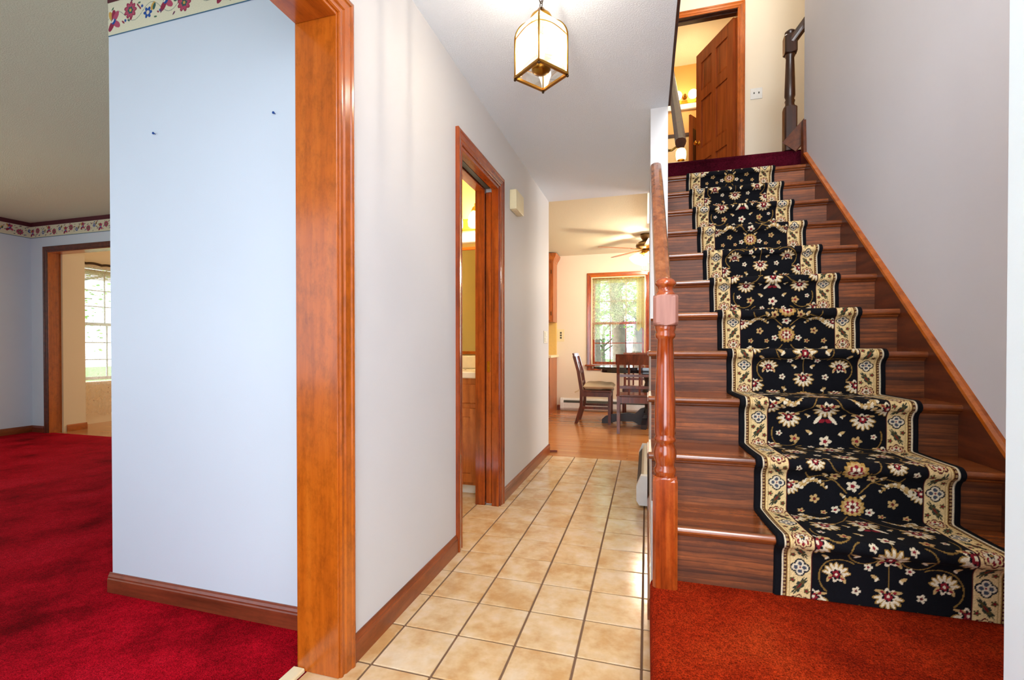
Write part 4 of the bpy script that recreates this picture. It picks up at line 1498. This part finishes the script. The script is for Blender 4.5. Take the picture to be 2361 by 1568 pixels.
put('glass', MB().box(-1.93, -1.11, 3.486, 3.496, 0.985, 1.80), MIRROR, mr)
for a in ((-1.95, -1.09, 0.965, 0.99), (-1.95, -1.09, 1.795, 1.82)):
    put('frame', MB().bbox(a[0], a[1], 3.478, 3.499, a[2], a[3], 0.003), CASX, mr)
for a in ((-1.95, -1.925), (-1.115, -1.09)):
    put('frame', MB().bbox(a[0], a[1], 3.478, 3.499, 0.99, 1.795, 0.003), CASZ, mr)


def shade_prof(r, h):
    return [(r * 0.35, h), (r * 0.62, h * 0.93), (r * 0.86, h * 0.7), (r, h * 0.35), (r * 0.96, 0.05 * h), (r * 0.9, 0.0)]


def vanity_light(name, c, n, gap, label, dirx=1):
    e = empty(name, c, label, 'vanity light')
    W2 = gap * (n - 1) / 2 + 0.10
    put('back_plate', MB().bbox(c[0] - W2, c[0] + W2, c[1] - 0.02, c[1] - 0.002, c[2] - 0.045, c[2] + 0.045, 0.006), BRASSB, e)
    put('lower_shelf', MB().bbox(c[0] - W2 - 0.02, c[0] + W2 + 0.02, c[1] - 0.055, c[1] - 0.002, c[2] - 0.15, c[2] - 0.075, 0.006), WHITEM, e, 'white board under the shades')
    for k in range(n):
        x = c[0] + (k - (n - 1) / 2) * gap
        put('arm', MB().tube([(x, c[1] - 0.02, c[2] + 0.02), (x, c[1] - 0.07, c[2] + 0.05), (x, c[1] - 0.105, c[2] + 0.085)], 0.008, 8), BRASSB, e)
        put('holder', MB().lathe([(0.004, 0.135), (0.010, 0.13), (0.008, 0.115), (0.024, 0.10), (0.034, 0.075), (0.036, 0.068)], (x, c[1] - 0.105, c[2]), 18), BRASSB, e)
        put('shade', MB().lathe([(a, b - 0.045) for a, b in shade_prof(0.058, 0.115)], (x, c[1] - 0.105, c[2]), 20), SHADE, e)
    return e


vanity_light('vanity_light', (-1.36, 3.5, 2.0), 4, 0.165, 'brass vanity light with frosted glass shades in the mustard bathroom')
light('bath_vanity_bulbs', 'POINT', (-1.36, 3.28, 2.0), 9, (1.0, 0.86, 0.62), radius=0.08)
light('bath_low_fill', 'POINT', (-1.36, 2.6, 1.7), 4, (1.0, 0.88, 0.66), radius=0.15)  # unseen lamp in mid-room, apart from the vanity fixture

# ------------------------------------------------------------------ upstairs bathroom things
UB = 7.1
e = empty('globe_light_bar', (0.62, UB, 4.50), 'brass bar with glowing globe bulbs in the upstairs bathroom', 'vanity light')
put('back_plate', MB().bbox(0.10, 1.10, UB - 0.02, UB - 0.001, 4.485, 4.535, 0.005), BRASSB, e)
put('white_rail', MB().bbox(0.08, 1.14, UB - 0.05, UB - 0.001, 4.395, 4.47, 0.006), WHITEM, e)
for k in range(5):
    x = 0.20 + 0.205 * k
    put('socket', MB().lathe([(0.034, 0.0), (0.036, -0.012), (0.022, -0.03), (0.014, -0.075)], (x + 0.1, UB - 0.02, 4.575), 16, 'y'), BRASS, e)
    put('globe', MB().sphere((x, UB - 0.085, 4.575), 0.062, 18, 10), SHADE, e)
light('upper_bath_bulbs', 'POINT', (0.5, UB - 0.5, 4.55), 12, (1.0, 0.72, 0.40), radius=0.12)
light('upper_hall_fill', 'POINT', (0.75, 4.75, 4.8), 13, (1.0, 0.90, 0.76), radius=0.12)  # assumed lamp above the upper landing; no fixture is built
light('upper_flight_fill', 'POINT', (2.1, 3.6, 4.7), 8, (1.0, 0.78, 0.5), radius=0.12)  # unseen point lamp added to warm the space beyond the stair wall
e = empty('bathroom_mirror', (0.45, UB, 3.3), 'brown framed bathroom mirror behind the upstairs door', 'mirror')
put('frame', MB().bbox(0.0, 0.72, UB - 0.025, UB - 0.001, 4.02, 4.07, 0.004), DARKW, e)
put('glass', MB().box(0.02, 0.70, UB - 0.012, UB - 0.002, 3.56, 4.02), plain('mirror_cream_reflection', (236, 214, 160), 0.2), e)  # mirror's cream reflection put in as a flat colour
e = empty('linen_cabinet', (0.95, 6.9, ZU), 'reddish wood linen cabinet with its door standing open upstairs', 'cabinet')
put('body', MB().bbox(0.75, 1.15, 6.72, 7.09, ZU, 3.96, 0.004), DOORW, e)
dl = put('door', MB().bar((0.515, 6.36, 3.35), (0.75, 6.715, 3.35), 0.022, 1.27), DOORW, e)
put('door_panel', MB().bar((0.55, 6.413, 3.55), (0.715, 6.662, 3.55), 0.028, 0.55), DARKW, dl)
e = empty('bath_counter', (0.25, 6.9, ZU), 'pale counter below the upstairs bathroom mirror', 'vanity')
put('top', MB().bbox(-0.3, 0.50, 6.62, 7.09, 3.46, 3.50, 0.004), PORCEL, e)
put('body', MB().bbox(-0.28, 0.48, 6.66, 7.085, ZU, 3.46, 0.004), DOORW, e)
e = empty('lantern_reflection', (0.435, 6.72, 3.50), 'small glowing lantern built for a mirror reflection upstairs', 'lantern')
put('glass_jar', MB().lathe([(0.05, 3.555), (0.062, 3.57), (0.068, 3.62), (0.066, 3.67), (0.05, 3.70), (0.03, 3.71)], (0.435, 6.72, 0), 18), JARG, e)  # solid glowing lantern standing in for a light mirrored in the glass
put('lid', MB().lathe([(0.036, 3.71), (0.034, 3.722), (0.012, 3.735), (0.012, 3.75), (0.001, 3.752)], (0.435, 6.72, 0), 16), BRASSB, e)
put('base', MB().lathe([(0.055, 3.501), (0.055, 3.515), (0.035, 3.53), (0.05, 3.555)], (0.435, 6.72, 0), 16), BRASSB, e)
# ------------------------------------------------------------------ kitchen: window, cabinets, furniture, fan
def window(name, x0, x1, z0, z1, wall, label, frame, along='x', mid=None, rows=2, cols=3, casing=True, sash=None):
    """double hung window in an opening; wall is the inner wall plane, frame faces -y (along x) or +x (along y)"""
    sash = sash or frame
    if along == 'x':
        loc = ((x0 + x1) / 2, wall, z0)
        B = lambda a0, a1, o0, o1, b0, b1, bv=0.002: MB().bbox(a0, a1, wall + o0, wall + o1, b0, b1, bv)
    else:
        loc = (wall, (x0 + x1) / 2, z0)
        B = lambda a0, a1, o0, o1, b0, b1, bv=0.002: MB().bbox(wall - o1, wall - o0, a0, a1, b0, b1, bv)
    e = empty(name, loc, label, 'window', None, 'structure')
    for a in (x0, x1 - 0.022):
        put('jamb', B(a, a + 0.022, 0.0, 0.118, z0, z1), COUNTER if along == 'x' else frame, e)
    put('head', B(x0 + 0.022, x1 - 0.022, 0.0, 0.118, z1 - 0.022, z1), COUNTER if along == 'x' else frame, e)
    zm = (z0 + z1) / 2 if mid is None else mid
    for nm, b0, b1, o0 in (('lower_sash', z0 + 0.004, zm + 0.016, 0.03), ('upper_sash', zm - 0.016, z1 - 0.022, 0.07)):
        xa, xb = x0 + 0.022, x1 - 0.022
        mb = B(xa, xa + 0.036, o0, o0 + 0.032, b0, b1)
        for q in (B(xb - 0.036, xb, o0, o0 + 0.032, b0, b1), B(xa + 0.036, xb - 0.036, o0, o0 + 0.032, b0, b0 + 0.042), B(xa + 0.036, xb - 0.036, o0, o0 + 0.032, b1 - 0.032, b1)):
            mb.add(q.v, q.f)
        sh = put(nm, mb, sash, e)
        ga, gb, g0, g1 = xa + 0.036, xb - 0.036, b0 + 0.042, b1 - 0.032
        for c in range(cols):
            for r in range(rows):
                put('pane', B(ga + (gb - ga) * c / cols, ga + (gb - ga) * (c + 1) / cols, o0 + 0.014, o0 + 0.017, g0 + (g1 - g0) * r / rows, g0 + (g1 - g0) * (r + 1) / rows, 0.0003), PANE, sh)
        for c in range(1, cols):
            xm = ga + (gb - ga) * c / cols
            put('muntin', B(xm - 0.007, xm + 0.007, o0 + 0.006, o0 + 0.026, g0, g1, 0.001), sash, sh)
        for r in range(1, rows):
            zz = g0 + (g1 - g0) * r / rows
            put('muntin', B(ga, gb, o0 + 0.006, o0 + 0.026, zz - 0.007, zz + 0.007, 0.001), sash, sh)
    return e


w1 = window('window_1', KW0, KW1, KWZ0, KWZ1, 7.5, 'dark wood kitchen window with twelve panes behind lace', NEWEL, 'x', mid=1.40)
put('casing', casing_mb((KW0 + 0.004, 7.5, KWZ0), (KW0 + 0.004, 7.5, KWZ1 - 0.004), (-1, 0, 0), (0, -1, 0), 0, 1), NEWEL, w1)
put('casing', casing_mb((KW1 - 0.004, 7.5, KWZ0), (KW1 - 0.004, 7.5, KWZ1 - 0.004), (1, 0, 0), (0, -1, 0), 0, 1), NEWEL, w1)
put('head_casing', casing_mb((KW0 + 0.004, 7.5, KWZ1 - 0.004), (KW1 - 0.004, 7.5, KWZ1 - 0.004), (0, 0, 1), (0, -1, 0), 1, 1), CASX, w1)
put('stool', MB().bbox(KW0 - 0.09, KW1 + 0.09, 7.44, 7.53, KWZ0 - 0.025, KWZ0, 0.006), NEWEL, w1)
put('apron', MB().bbox(KW0 - 0.062, KW1 + 0.062, 7.482, 7.4995, KWZ0 - 0.09, KWZ0 - 0.026, 0.003), NEWEL, w1)

# lace valance: straight header, long swag at one side and a gathered tail at the other
def lace_sheet(xs, ztop, zbot_fn, y, amp, fr, nz=26, ymul=1.0):
    v, f = [], []
    for x in xs:
        zb_ = zbot_fn(x)
        for k in range(nz + 1):
            q = k / nz
            v.append((x, y + amp * math.sin(x * fr) * (0.35 + 0.65 * q), ztop + (zb_ - ztop) * q))
    n = nz + 1
    for i in range(len(xs) - 1):
        for k in range(nz):
            f.append((i * n + k, i * n + k + 1, (i + 1) * n + k + 1, (i + 1) * n + k))
    return MB().add(v, f, True)


cl = empty('lace_curtain', (-0.44, 7.50, 1.2), 'pale lace swag valance hanging in the kitchen window', 'curtain')
xs = [KW0 + 0.03 + i * 0.011 for i in range(72)]


def zswag(x):
    t_ = (x - (KW0 + 0.03)) / 0.78
    if t_ < 0.22:
        return 1.14 + 0.06 * t_ + 0.010 * math.sin(x * 120)
    if t_ < 0.70:
        q = (t_ - 0.22) / 0.48
        return 1.15 + 0.34 * q ** 0.8 + 0.010 * math.sin(x * 120)
    return 1.49 - 0.06 * (t_ - 0.7) + 0.010 * math.sin(x * 120)


put('swag', lace_sheet(xs, 2.055, zswag, 7.512, 0.006, 55), LACE, cl)
put('header', lace_sheet(xs, 2.105, lambda x: 2.035 + 0.004 * math.sin(x * 150), 7.508, 0.008, 110, 6), LACEB, cl)
xt = [KW1 - 0.14 + i * 0.004 for i in range(36)]
put('tail', lace_sheet(xt, 2.10, lambda x: 1.30 + 0.03 * math.sin(x * 60), 7.500, 0.012, 130, 24), LACEB, cl)
put('rod', MB().tube([(KW0 + 0.022, 7.512, 2.108), (KW1 - 0.022, 7.512, 2.108)], 0.006, 8), BRASSB, cl)

# cabinets at the end of the back wall
CX = -1.41
e = empty('upper_cabinet', (-1.8, 7.3, 1.42), 'oak upper kitchen cabinet with crown moulding', 'cabinet')
put('body', MB().box(-2.4, CX, 7.18, 7.498, 1.42, 2.36), CABW, e)
put('crown', MB().add([(x, y, z) for (dx, z) in ((0.004, 2.36), (0.012, 2.39), (0.045, 2.44), (0.055, 2.47), (0.055, 2.485)) for x, y in ((-2.4 - dx, 7.18 - dx), (CX + dx, 7.18 - dx), (CX + dx, 7.498), (-2.4 - dx, 7.498))],
                      [(i * 4 + k, i * 4 + (k + 1) % 4, i * 4 + 4 + (k + 1) % 4, i * 4 + 4 + k) for i in range(4) for k in range(4)] + [(0, 1, 2, 3), (16, 17, 18, 19)]), CABW, e)
for x0, x1 in ((-1.80, CX - 0.035), (-2.36, -1.84)):
    dd = put('door', MB().box(x0, x0 + 0.06, 7.16, 7.1795, 1.45, 2.33).box(x1 - 0.06, x1, 7.16, 7.1795, 1.45, 2.33).box(x0 + 0.06, x1 - 0.06, 7.16, 7.1795, 1.45, 1.51).box(x0 + 0.06, x1 - 0.06, 7.16, 7.1795, 2.27, 2.33), CABW, e)
    put('panel', MB().bbox(x0 + 0.06, x1 - 0.06, 7.168, 7.179, 1.51, 2.27, 0.003), CABW, dd)
    for z in (1.55, 2.20):
        put('hinge', MB().bbox(x1 - 0.002, x1 + 0.010, 7.162, 7.178, z - 0.03, z + 0.03, 0.002), IRON, dd)
e = empty('base_cabinet', (-1.8, 7.2, 0), 'oak base cabinet at the end of the kitchen wall', 'cabinet')
put('toe_kick', MB().box(-2.4, CX - 0.01, 6.98, 7.498, 0.0, 0.10), GRILL, e)
put('body', MB().box(-2.4, CX, 6.905, 7.498, 0.0985, 0.86).box(CX - 0.018, CX, 6.905, 7.498, 0.0, 0.0985), CABW, e)
dd = put('door', MB().bbox(-1.85, CX - 0.03, 6.886, 6.904, 0.12, 0.66, 0.004), CABW, e)
put('panel', MB().bbox(-1.79, CX - 0.09, 6.882, 6.8865, 0.18, 0.60, 0.002), CABW, dd)
put('drawer', MB().bbox(-1.85, CX - 0.03, 6.886, 6.904, 0.69, 0.83, 0.004), CABW, e)
e = empty('kitchen_counter', (-1.8, 7.2, 0.86), 'cream laminate countertop with yellow backsplash panel', 'countertop')
put('slab', MB().bbox(-2.42, CX + 0.03, 6.87, 7.498, 0.861, 0.90, 0.004), COUNTER, e)
put('splash_panel', MB().box(-2.42, CX, 7.44, 7.498, 0.901, 1.419), plain('yellow_splash_laminate', (236, 196, 112), 0.4), e)


def chair(name, loc, rz, label, cushion=False):
    """lattice-back dining chair; local +y is the way it faces"""
    e = empty(name, loc, label, 'chair', 'dining chairs around the black table')
    e.rotation_euler.z = rz
    W, D, SH = 0.41, 0.40, 0.44

    def P_(nm, mb, mat, par=None, lab=None):
        me_ = mb.mesh(nm)
        me_.materials.append(mat)
        o = bpy.data.objects.new(nm, me_)
        o.parent = par or e
        COL.objects.link(o)
        if lab:
            o['label'] = lab
        return o
    for sx in (-1, 1):
        x = sx * (W / 2 - 0.02)
        P_('front_leg', MB().bar((x, D / 2 - 0.02, 0), (x, D / 2 - 0.02, SH - 0.02), 0.036, 0.036, (0, 1, 0)), CHAIRW)
        mb = MB()
        pts = [(x * 0.98, -D / 2 - 0.06, 0), (x, -D / 2 + 0.01, 0.24), (x, -D / 2 + 0.012, SH), (x, -D / 2 - 0.03, 0.70), (x, -D / 2 - 0.085, 0.90)]
        v, f = [], []
        for p in pts:
            for i, j in ((-1, -1), (1, -1), (1, 1), (-1, 1)):
                v.append((p[0] + i * 0.017, p[1] + j * 0.02, p[2]))
        for i in range(len(pts) - 1):
            for k in range(4):
                f.append((i * 4 + k, i * 4 + (k + 1) % 4, i * 4 + 4 + (k + 1) % 4, i * 4 + 4 + k))
        f += [(3, 2, 1, 0), tuple(len(v) - 4 + k for k in range(4))]
        P_('rear_leg', mb.add(v, f), CHAIRW)
        P_('side_rail', MB().box(x - 0.011, x + 0.011, -D / 2 + 0.03, D / 2 - 0.035, SH - 0.075, SH - 0.012), CHAIRW)
        P_('stretcher', MB().box(x - 0.009, x + 0.009, -D / 2 + 0.0, D / 2 - 0.03, 0.20, 0.235), CHAIRW)
    P_('front_rail', MB().box(-W / 2 + 0.035, W / 2 - 0.035, D / 2 - 0.032, D / 2 - 0.010, SH - 0.075, SH - 0.012), CHAIRW)
    P_('rear_rail', MB().box(-W / 2 + 0.035, W / 2 - 0.035, -D / 2 + 0.0, -D / 2 + 0.022, SH - 0.085, SH - 0.012), CHAIRW)
    P_('seat', MB().bbox(-W / 2 - 0.005, W / 2 + 0.005, -D / 2 + 0.036, D / 2 + 0.012, SH - 0.013, SH + 0.012, 0.006), CHAIRW)
    yb_ = lambda z: -D / 2 + 0.012 - 0.042 * max(0, (z - SH)) / 0.26 if z < 0.70 else -D / 2 - 0.03 - 0.055 * (z - 0.70) / 0.20
    crest = MB()
    n = 10
    v, f = [], []
    for i in range(n + 1):
        x = -W / 2 - 0.008 + (W + 0.016) * i / n
        bow = 0.018 * (1 - (2 * i / n - 1) ** 2)
        for z, oy in ((0.815, 0.010), (0.94, 0.010), (0.94, -0.012), (0.815, -0.012)):
            v.append((x, yb_(z) - bow + oy, z))
    for i in range(n):
        for k in range(4):
            f.append((i * 4 + k, i * 4 + (k + 1) % 4, i * 4 + 4 + (k + 1) % 4, i * 4 + 4 + k))
    f += [(3, 2, 1, 0), tuple(n * 4 + k for k in range(4))]
    P_('crest_rail', crest.add(v, f), CHAIRW)
    for z in (0.545, 0.685):
        P_('lattice_rail', MB().box(-W / 2 + 0.035, W / 2 - 0.035, yb_(z) - 0.008, yb_(z) + 0.008, z - 0.016, z + 0.016), CHAIRW)
    for x in (-0.062, 0.062):
        P_('slat', MB().bar((x, yb_(0.45), 0.452), (x, yb_(0.70), 0.70), 0.024, 0.010, (0, 1, 0)).bar((x, yb_(0.70), 0.70), (x, yb_(0.82), 0.82), 0.024, 0.010, (0, 1, 0)), CHAIRW)
    if cushion:
        mb = MB()
        N = 18
        v, f = [], []
        for s_ in (1, -1):
            for i in range(N + 1):
                for j in range(N + 1):
                    u_, w_ = 2 * i / N - 1, 2 * j / N - 1
                    ed = max(0.0, (1 - u_ ** 4) * (1 - w_ ** 4)) ** 0.45
                    puff = 0.050 * ed * (1 + 0.18 * math.sin(5 * u_ + 2 * w_) + 0.12 * math.cos(7 * w_))
                    v.append((u_ * 0.215 * (1 - 0.03 * w_ * w_), w_ * 0.20 + 0.035, SH + 0.060 + s_ * puff))
        n1 = (N + 1) ** 2
        for s_ in (0, 1):
            for i in range(N):
                for j in range(N):
                    a = s_ * n1 + i * (N + 1) + j
                    f.append((a, a + 1, a + N + 2, a + N + 1))
        cu = P_('cushion', mb.add(v, f, True), CUSH, None, 'tan padded tie-on seat cushion')
        for sx in (-1, 1):
            P_('tie', MB().tube([(sx * 0.17, -0.17, SH + 0.035), (sx * 0.20, -0.215, SH + 0.01), (sx * 0.19, -0.25, SH - 0.01), (sx * 0.20, -0.275, SH - 0.02)], 0.008, 6), CUSH, cu)
    return e


chair('dining_chair', (-0.652, 6.42, 0), -PI / 2, 'lattice-back dining chair with a tan seat cushion', True)
chair('dining_chair', (-0.150, 5.90, 0), 0.03, 'bare wooden lattice-back dining chair with its back to the hall')
chair('dining_chair', (-0.135, 7.04, 0), PI, 'wooden dining chair between the black table and window')

tb = empty('dining_table', (0.10, 6.50, 0), 'glossy black dining table on a dark scrolled pedestal base', 'table')
poly = []
for k in range(40):
    a = 2 * PI * k / 40
    c_, s_ = math.cos(a), math.sin(a)
    poly.append((0.10 + 0.82 * math.copysign(abs(c_) ** 0.72, c_), 6.50 + 0.42 * math.copysign(abs(s_) ** 0.72, s_)))
put('top', MB().prism(poly, 'z', 0.735, 0.762), BLACKT, tb)
poly2 = [(0.10 + (x - 0.10) * 0.86, 6.5 + (y - 6.5) * 0.8) for x, y in poly]
put('apron', MB().prism(poly2, 'z', 0.685, 0.7355), BLACKT, tb)
put('column', MB().lathe([(0.07, 0.16), (0.06, 0.20), (0.045, 0.24), (0.075, 0.36), (0.085, 0.42), (0.06, 0.50), (0.045, 0.56), (0.07, 0.64), (0.09, 0.686)], (0.02, 6.40, 0), 20), DARKT, tb)
foot = [(0.0, 0.0), (0.0, 0.24), (0.10, 0.21), (0.17, 0.14), (0.26, 0.15), (0.36, 0.135), (0.46, 0.125), (0.55, 0.10), (0.60, 0.055), (0.605, 0.0), (0.50, 0.0), (0.42, 0.03), (0.2, 0.04), (0.12, 0.0)]
for ang in (PI, PI * 1.5 - 0.15, 0.0, PI / 2):
    mb = MB().prism([(x * (1.0 if ang in (0.0, PI) else 0.66), z) for x, z in foot], 'y', -0.03, 0.03)
    mb.xf(Matrix.Translation((0.02, 6.40, 0)) @ Matrix.Rotation(ang, 4, 'Z'))
    put('foot', mb, DARKT, tb)

# ceiling fan with light kit
FX, FY, FZ = -0.013, 6.35, 2.5
fn = empty('ceiling_fan', (FX, FY, 2.1), 'bronze ceiling fan with glowing frosted light shades', 'ceiling fan')
put('canopy', MB().lathe([(0.075, 2.499), (0.075, 2.47), (0.06, 2.44), (0.045, 2.42)], (FX, FY, 0), 24), PEWTER, fn)
put('motor_housing', MB().lathe([(0.045, 2.42), (0.09, 2.40), (0.125, 2.375), (0.135, 2.35), (0.125, 2.325), (0.09, 2.305), (0.05, 2.295)], (FX, FY, 0), 28), PEWTER, fn)
put('switch_housing', MB().lathe([(0.05, 2.296), (0.06, 2.28), (0.06, 2.25), (0.045, 2.235), (0.02, 2.23)], (FX, FY, 0), 22), BRASS, fn)
for k in range(5):
    a = R(139 + 72 * k - 4)
    ca, sa = math.cos(a), math.sin(a)
    iron = MB().bar((FX + 0.06 * ca, FY + 0.06 * sa, 2.298), (FX + 0.21 * ca, FY + 0.21 * sa, 2.302), 0.035, 0.006)
    bl_ = put('blade', MB().xf(Matrix.Identity(4)) if False else (lambda m: m.xf(Matrix.Translation((FX, FY, 2.305)) @ Matrix.Rotation(a, 4, 'Z') @ Matrix.Rotation(R(-10), 4, 'X')))(
        MB().prism([(0.17, -0.045), (0.24, -0.058), (0.56, -0.066), (0.63, -0.055), (0.66, -0.02), (0.66, 0.02), (0.63, 0.055), (0.56, 0.066), (0.24, 0.058), (0.17, 0.045)], 'z', -0.003, 0.003)), CASX, fn)
    put('blade_iron', iron, BRASSB, bl_)
for k in range(4):
    a = R(200 + 90 * k)
    ca, sa = math.cos(a), math.sin(a)
    put('shade_arm', MB().tube([(FX + 0.04 * ca, FY + 0.04 * sa, 2.25), (FX + 0.075 * ca, FY + 0.075 * sa, 2.25), (FX + 0.095 * ca, FY + 0.095 * sa, 2.235)], 0.010, 8), BRASS, fn)
    m = MB().lathe([(0.022, 0.0), (0.032, -0.02), (0.050, -0.055), (0.064, -0.09), (0.072, -0.115), (0.066, -0.113), (0.02, -0.03)], seg=20)
    m.xf(Matrix.Translation((FX + 0.095 * ca, FY + 0.095 * sa, 2.24)) @ Matrix.Rotation(a, 4, 'Z') @ Matrix.Rotation(R(-38), 4, 'Y'))
    put('light_shade', m, FANSH, fn)
for dx, L_ in ((-0.05, 0.21), (0.012, 0.28)):
    put('pull_chain', MB().tube([(FX + dx, FY - 0.055, 2.25), (FX + dx, FY - 0.057, 2.25 - L_)], 0.0018, 6).sphere((FX + dx, FY - 0.057, 2.25 - L_ - 0.006), 0.007, 8, 6), BRASSB, fn)
light('fan_bulbs', 'POINT', (FX - 0.0, FY - 0.0, 2.05), 52, (1.0, 0.82, 0.60), radius=0.07)

# ------------------------------------------------------------------ sunroom window and sheer
WHITEW = plain('white_window_paint', (222, 230, 226), 0.4)
w2 = window('window_2', SWY0, SWY1, 0.58, 2.06, -7.1, 'white double-hung window behind a dotted sheer curtain', WHITEW, 'y', mid=1.33, rows=3, cols=3)
sc_ = empty('sheer_curtain', (-7.03, 4.8, 0.12), 'long dotted sheer curtain on a scalloped rod', 'curtain')
v, f = [], []
ys = [4.16 + i * 0.012 for i in range(106)]
for y in ys:
    for k in range(31):
        q = k / 30
        z = 2.10 - (2.10 - 0.13 - 0.025 * math.sin(y * 22)) * q
        v.append((-7.02 + 0.018 * math.sin(y * 46) * (0.4 + 0.6 * q), y, z))
for i in range(len(ys) - 1):
    for k in range(30):
        f.append((i * 31 + k, i * 31 + k + 1, i * 31 + 32 + k, i * 31 + 31 + k))
put('panel', MB().add(v, f, True), SHEER, sc_)
put('rod', MB().tube([(-7.02, 4.12 + i * 0.02, 2.115 + 0.012 * abs(math.sin(i * 0.35))) for i in range(64)], 0.016, 8), IRON, sc_)
bd = empty('window_blind', (-7.05, 4.8, 1.95), 'raised tan slatted blind at the top of the sunroom window', 'blind')
for k in range(9):
    put('slat', MB().bbox(-7.085, -7.045, SWY0 + 0.03, SWY1 - 0.03, 2.035 - k * 0.014, 2.041 - k * 0.014, 0.001), COUNTER, bd)

# ------------------------------------------------------------------ outdoors
put('ground', MB().box(-40, 40, 7.63, 60, -0.6, -0.45).box(-45, -7.23, -30, 7.63, -0.6, -0.45), LAWN, None, 'green lawn outside the windows', 'lawn', None, 'structure')
leaf_v = [(-0.5, 0, 0), (0, -0.28, 0.04), (0.5, 0, 0), (0, 0.28, 0.04)]


def tree(name, x, y, h, r, lean, crown, nl, leafmat, label, seed, lowest=1.2):
    rr = random.Random(seed)
    e_ = empty(name, (x, y, -0.45), label, 'tree', 'trees outside the windows')
    pts, rad = [], []
    for i in range(9):
        q = i / 8
        pts.append((x + lean * q * q + 0.05 * math.sin(4 * q + seed), y + 0.04 * math.cos(5 * q), -0.45 + h * q))
        rad.append(r * (1 - 0.6 * q) * (1.25 if i == 0 else 1))
    mb = MB().tube(pts, rad, 10)
    tips = []
    for b in range(7):
        i = 3 + b % 5
        p = Vector(pts[i])
        a = rr.uniform(0, 6.28)
        L = crown * rr.uniform(0.6, 1.0)
        q = p + Vector((math.cos(a) * L, math.sin(a) * L, L * rr.uniform(0.2, 0.7)))
        m = p.lerp(q, 0.5) + Vector((0, 0, 0.1 * L))
        mb.tube([p, m, q], [r * 0.35, r * 0.22, r * 0.08], 6)
        tips += [m, q]
    put('trunk', mb, BRANCH, e_)
    tips.append(Vector(pts[-1]))
    V = np.array(leaf_v)
    vs, fs = [], []
    for k in range(nl):
        c = rr.choice(tips)
        p = Vector([max(-1.5, min(1.5, rr.gauss(0, 1))) for _ in range(3)]) * crown * 0.42 + c
        if p.z < lowest - 0.5:
            p.z = lowest + rr.random() * 0.8
        M = Matrix.Rotation(rr.uniform(0, 6.28), 3, 'Z') @ Matrix.Rotation(rr.uniform(-1.2, 1.2), 3, 'X')
        s_ = rr.uniform(0.07, 0.13)
        o = len(vs)
        vs += [tuple(p + M @ Vector(q) * s_) for q in leaf_v]
        fs += [(o, o + 1, o + 2, o + 3)]
    o = put('foliage', MB().add(vs, fs), leafmat, e_)
    o['kind'] = 'stuff'


tree('garden_tree', -0.62, 10.8, 5.6, 0.19, -0.3, 1.15, 1700, LEAFA, 'grey-trunked tree behind the kitchen window, with leaning branches', 1, 1.7)
tree('garden_tree', -0.30, 14.6, 6.2, 0.17, 0.5, 1.4, 2200, LEAFA, 'slender leafy tree behind the right half of the kitchen window', 5, 1.8)
tree('garden_tree', -2.0, 19.0, 7.0, 0.24, 0.3, 1.9, 4200, LEAFB, 'deep green tree at the back of the garden', 9, 0.0)
tree('garden_tree', 0.4, 25.5, 8.0, 0.26, -0.3, 2.6, 5000, LEAFA, 'tall light green tree furthest from the kitchen window', 12, 0.0)
tree('hedge_shrub', -3.0, 34.0, 3.0, 0.2, 0.0, 3.6, 9000, LEAFB, 'dense dark green shrub closing off the garden', 41, -0.3)
tree('garden_tree', -14.5, 7.4, 6.5, 0.2, 0.2, 2.2, 2600, LEAFA, 'light green tree outside the sunroom window', 21, 0.8)
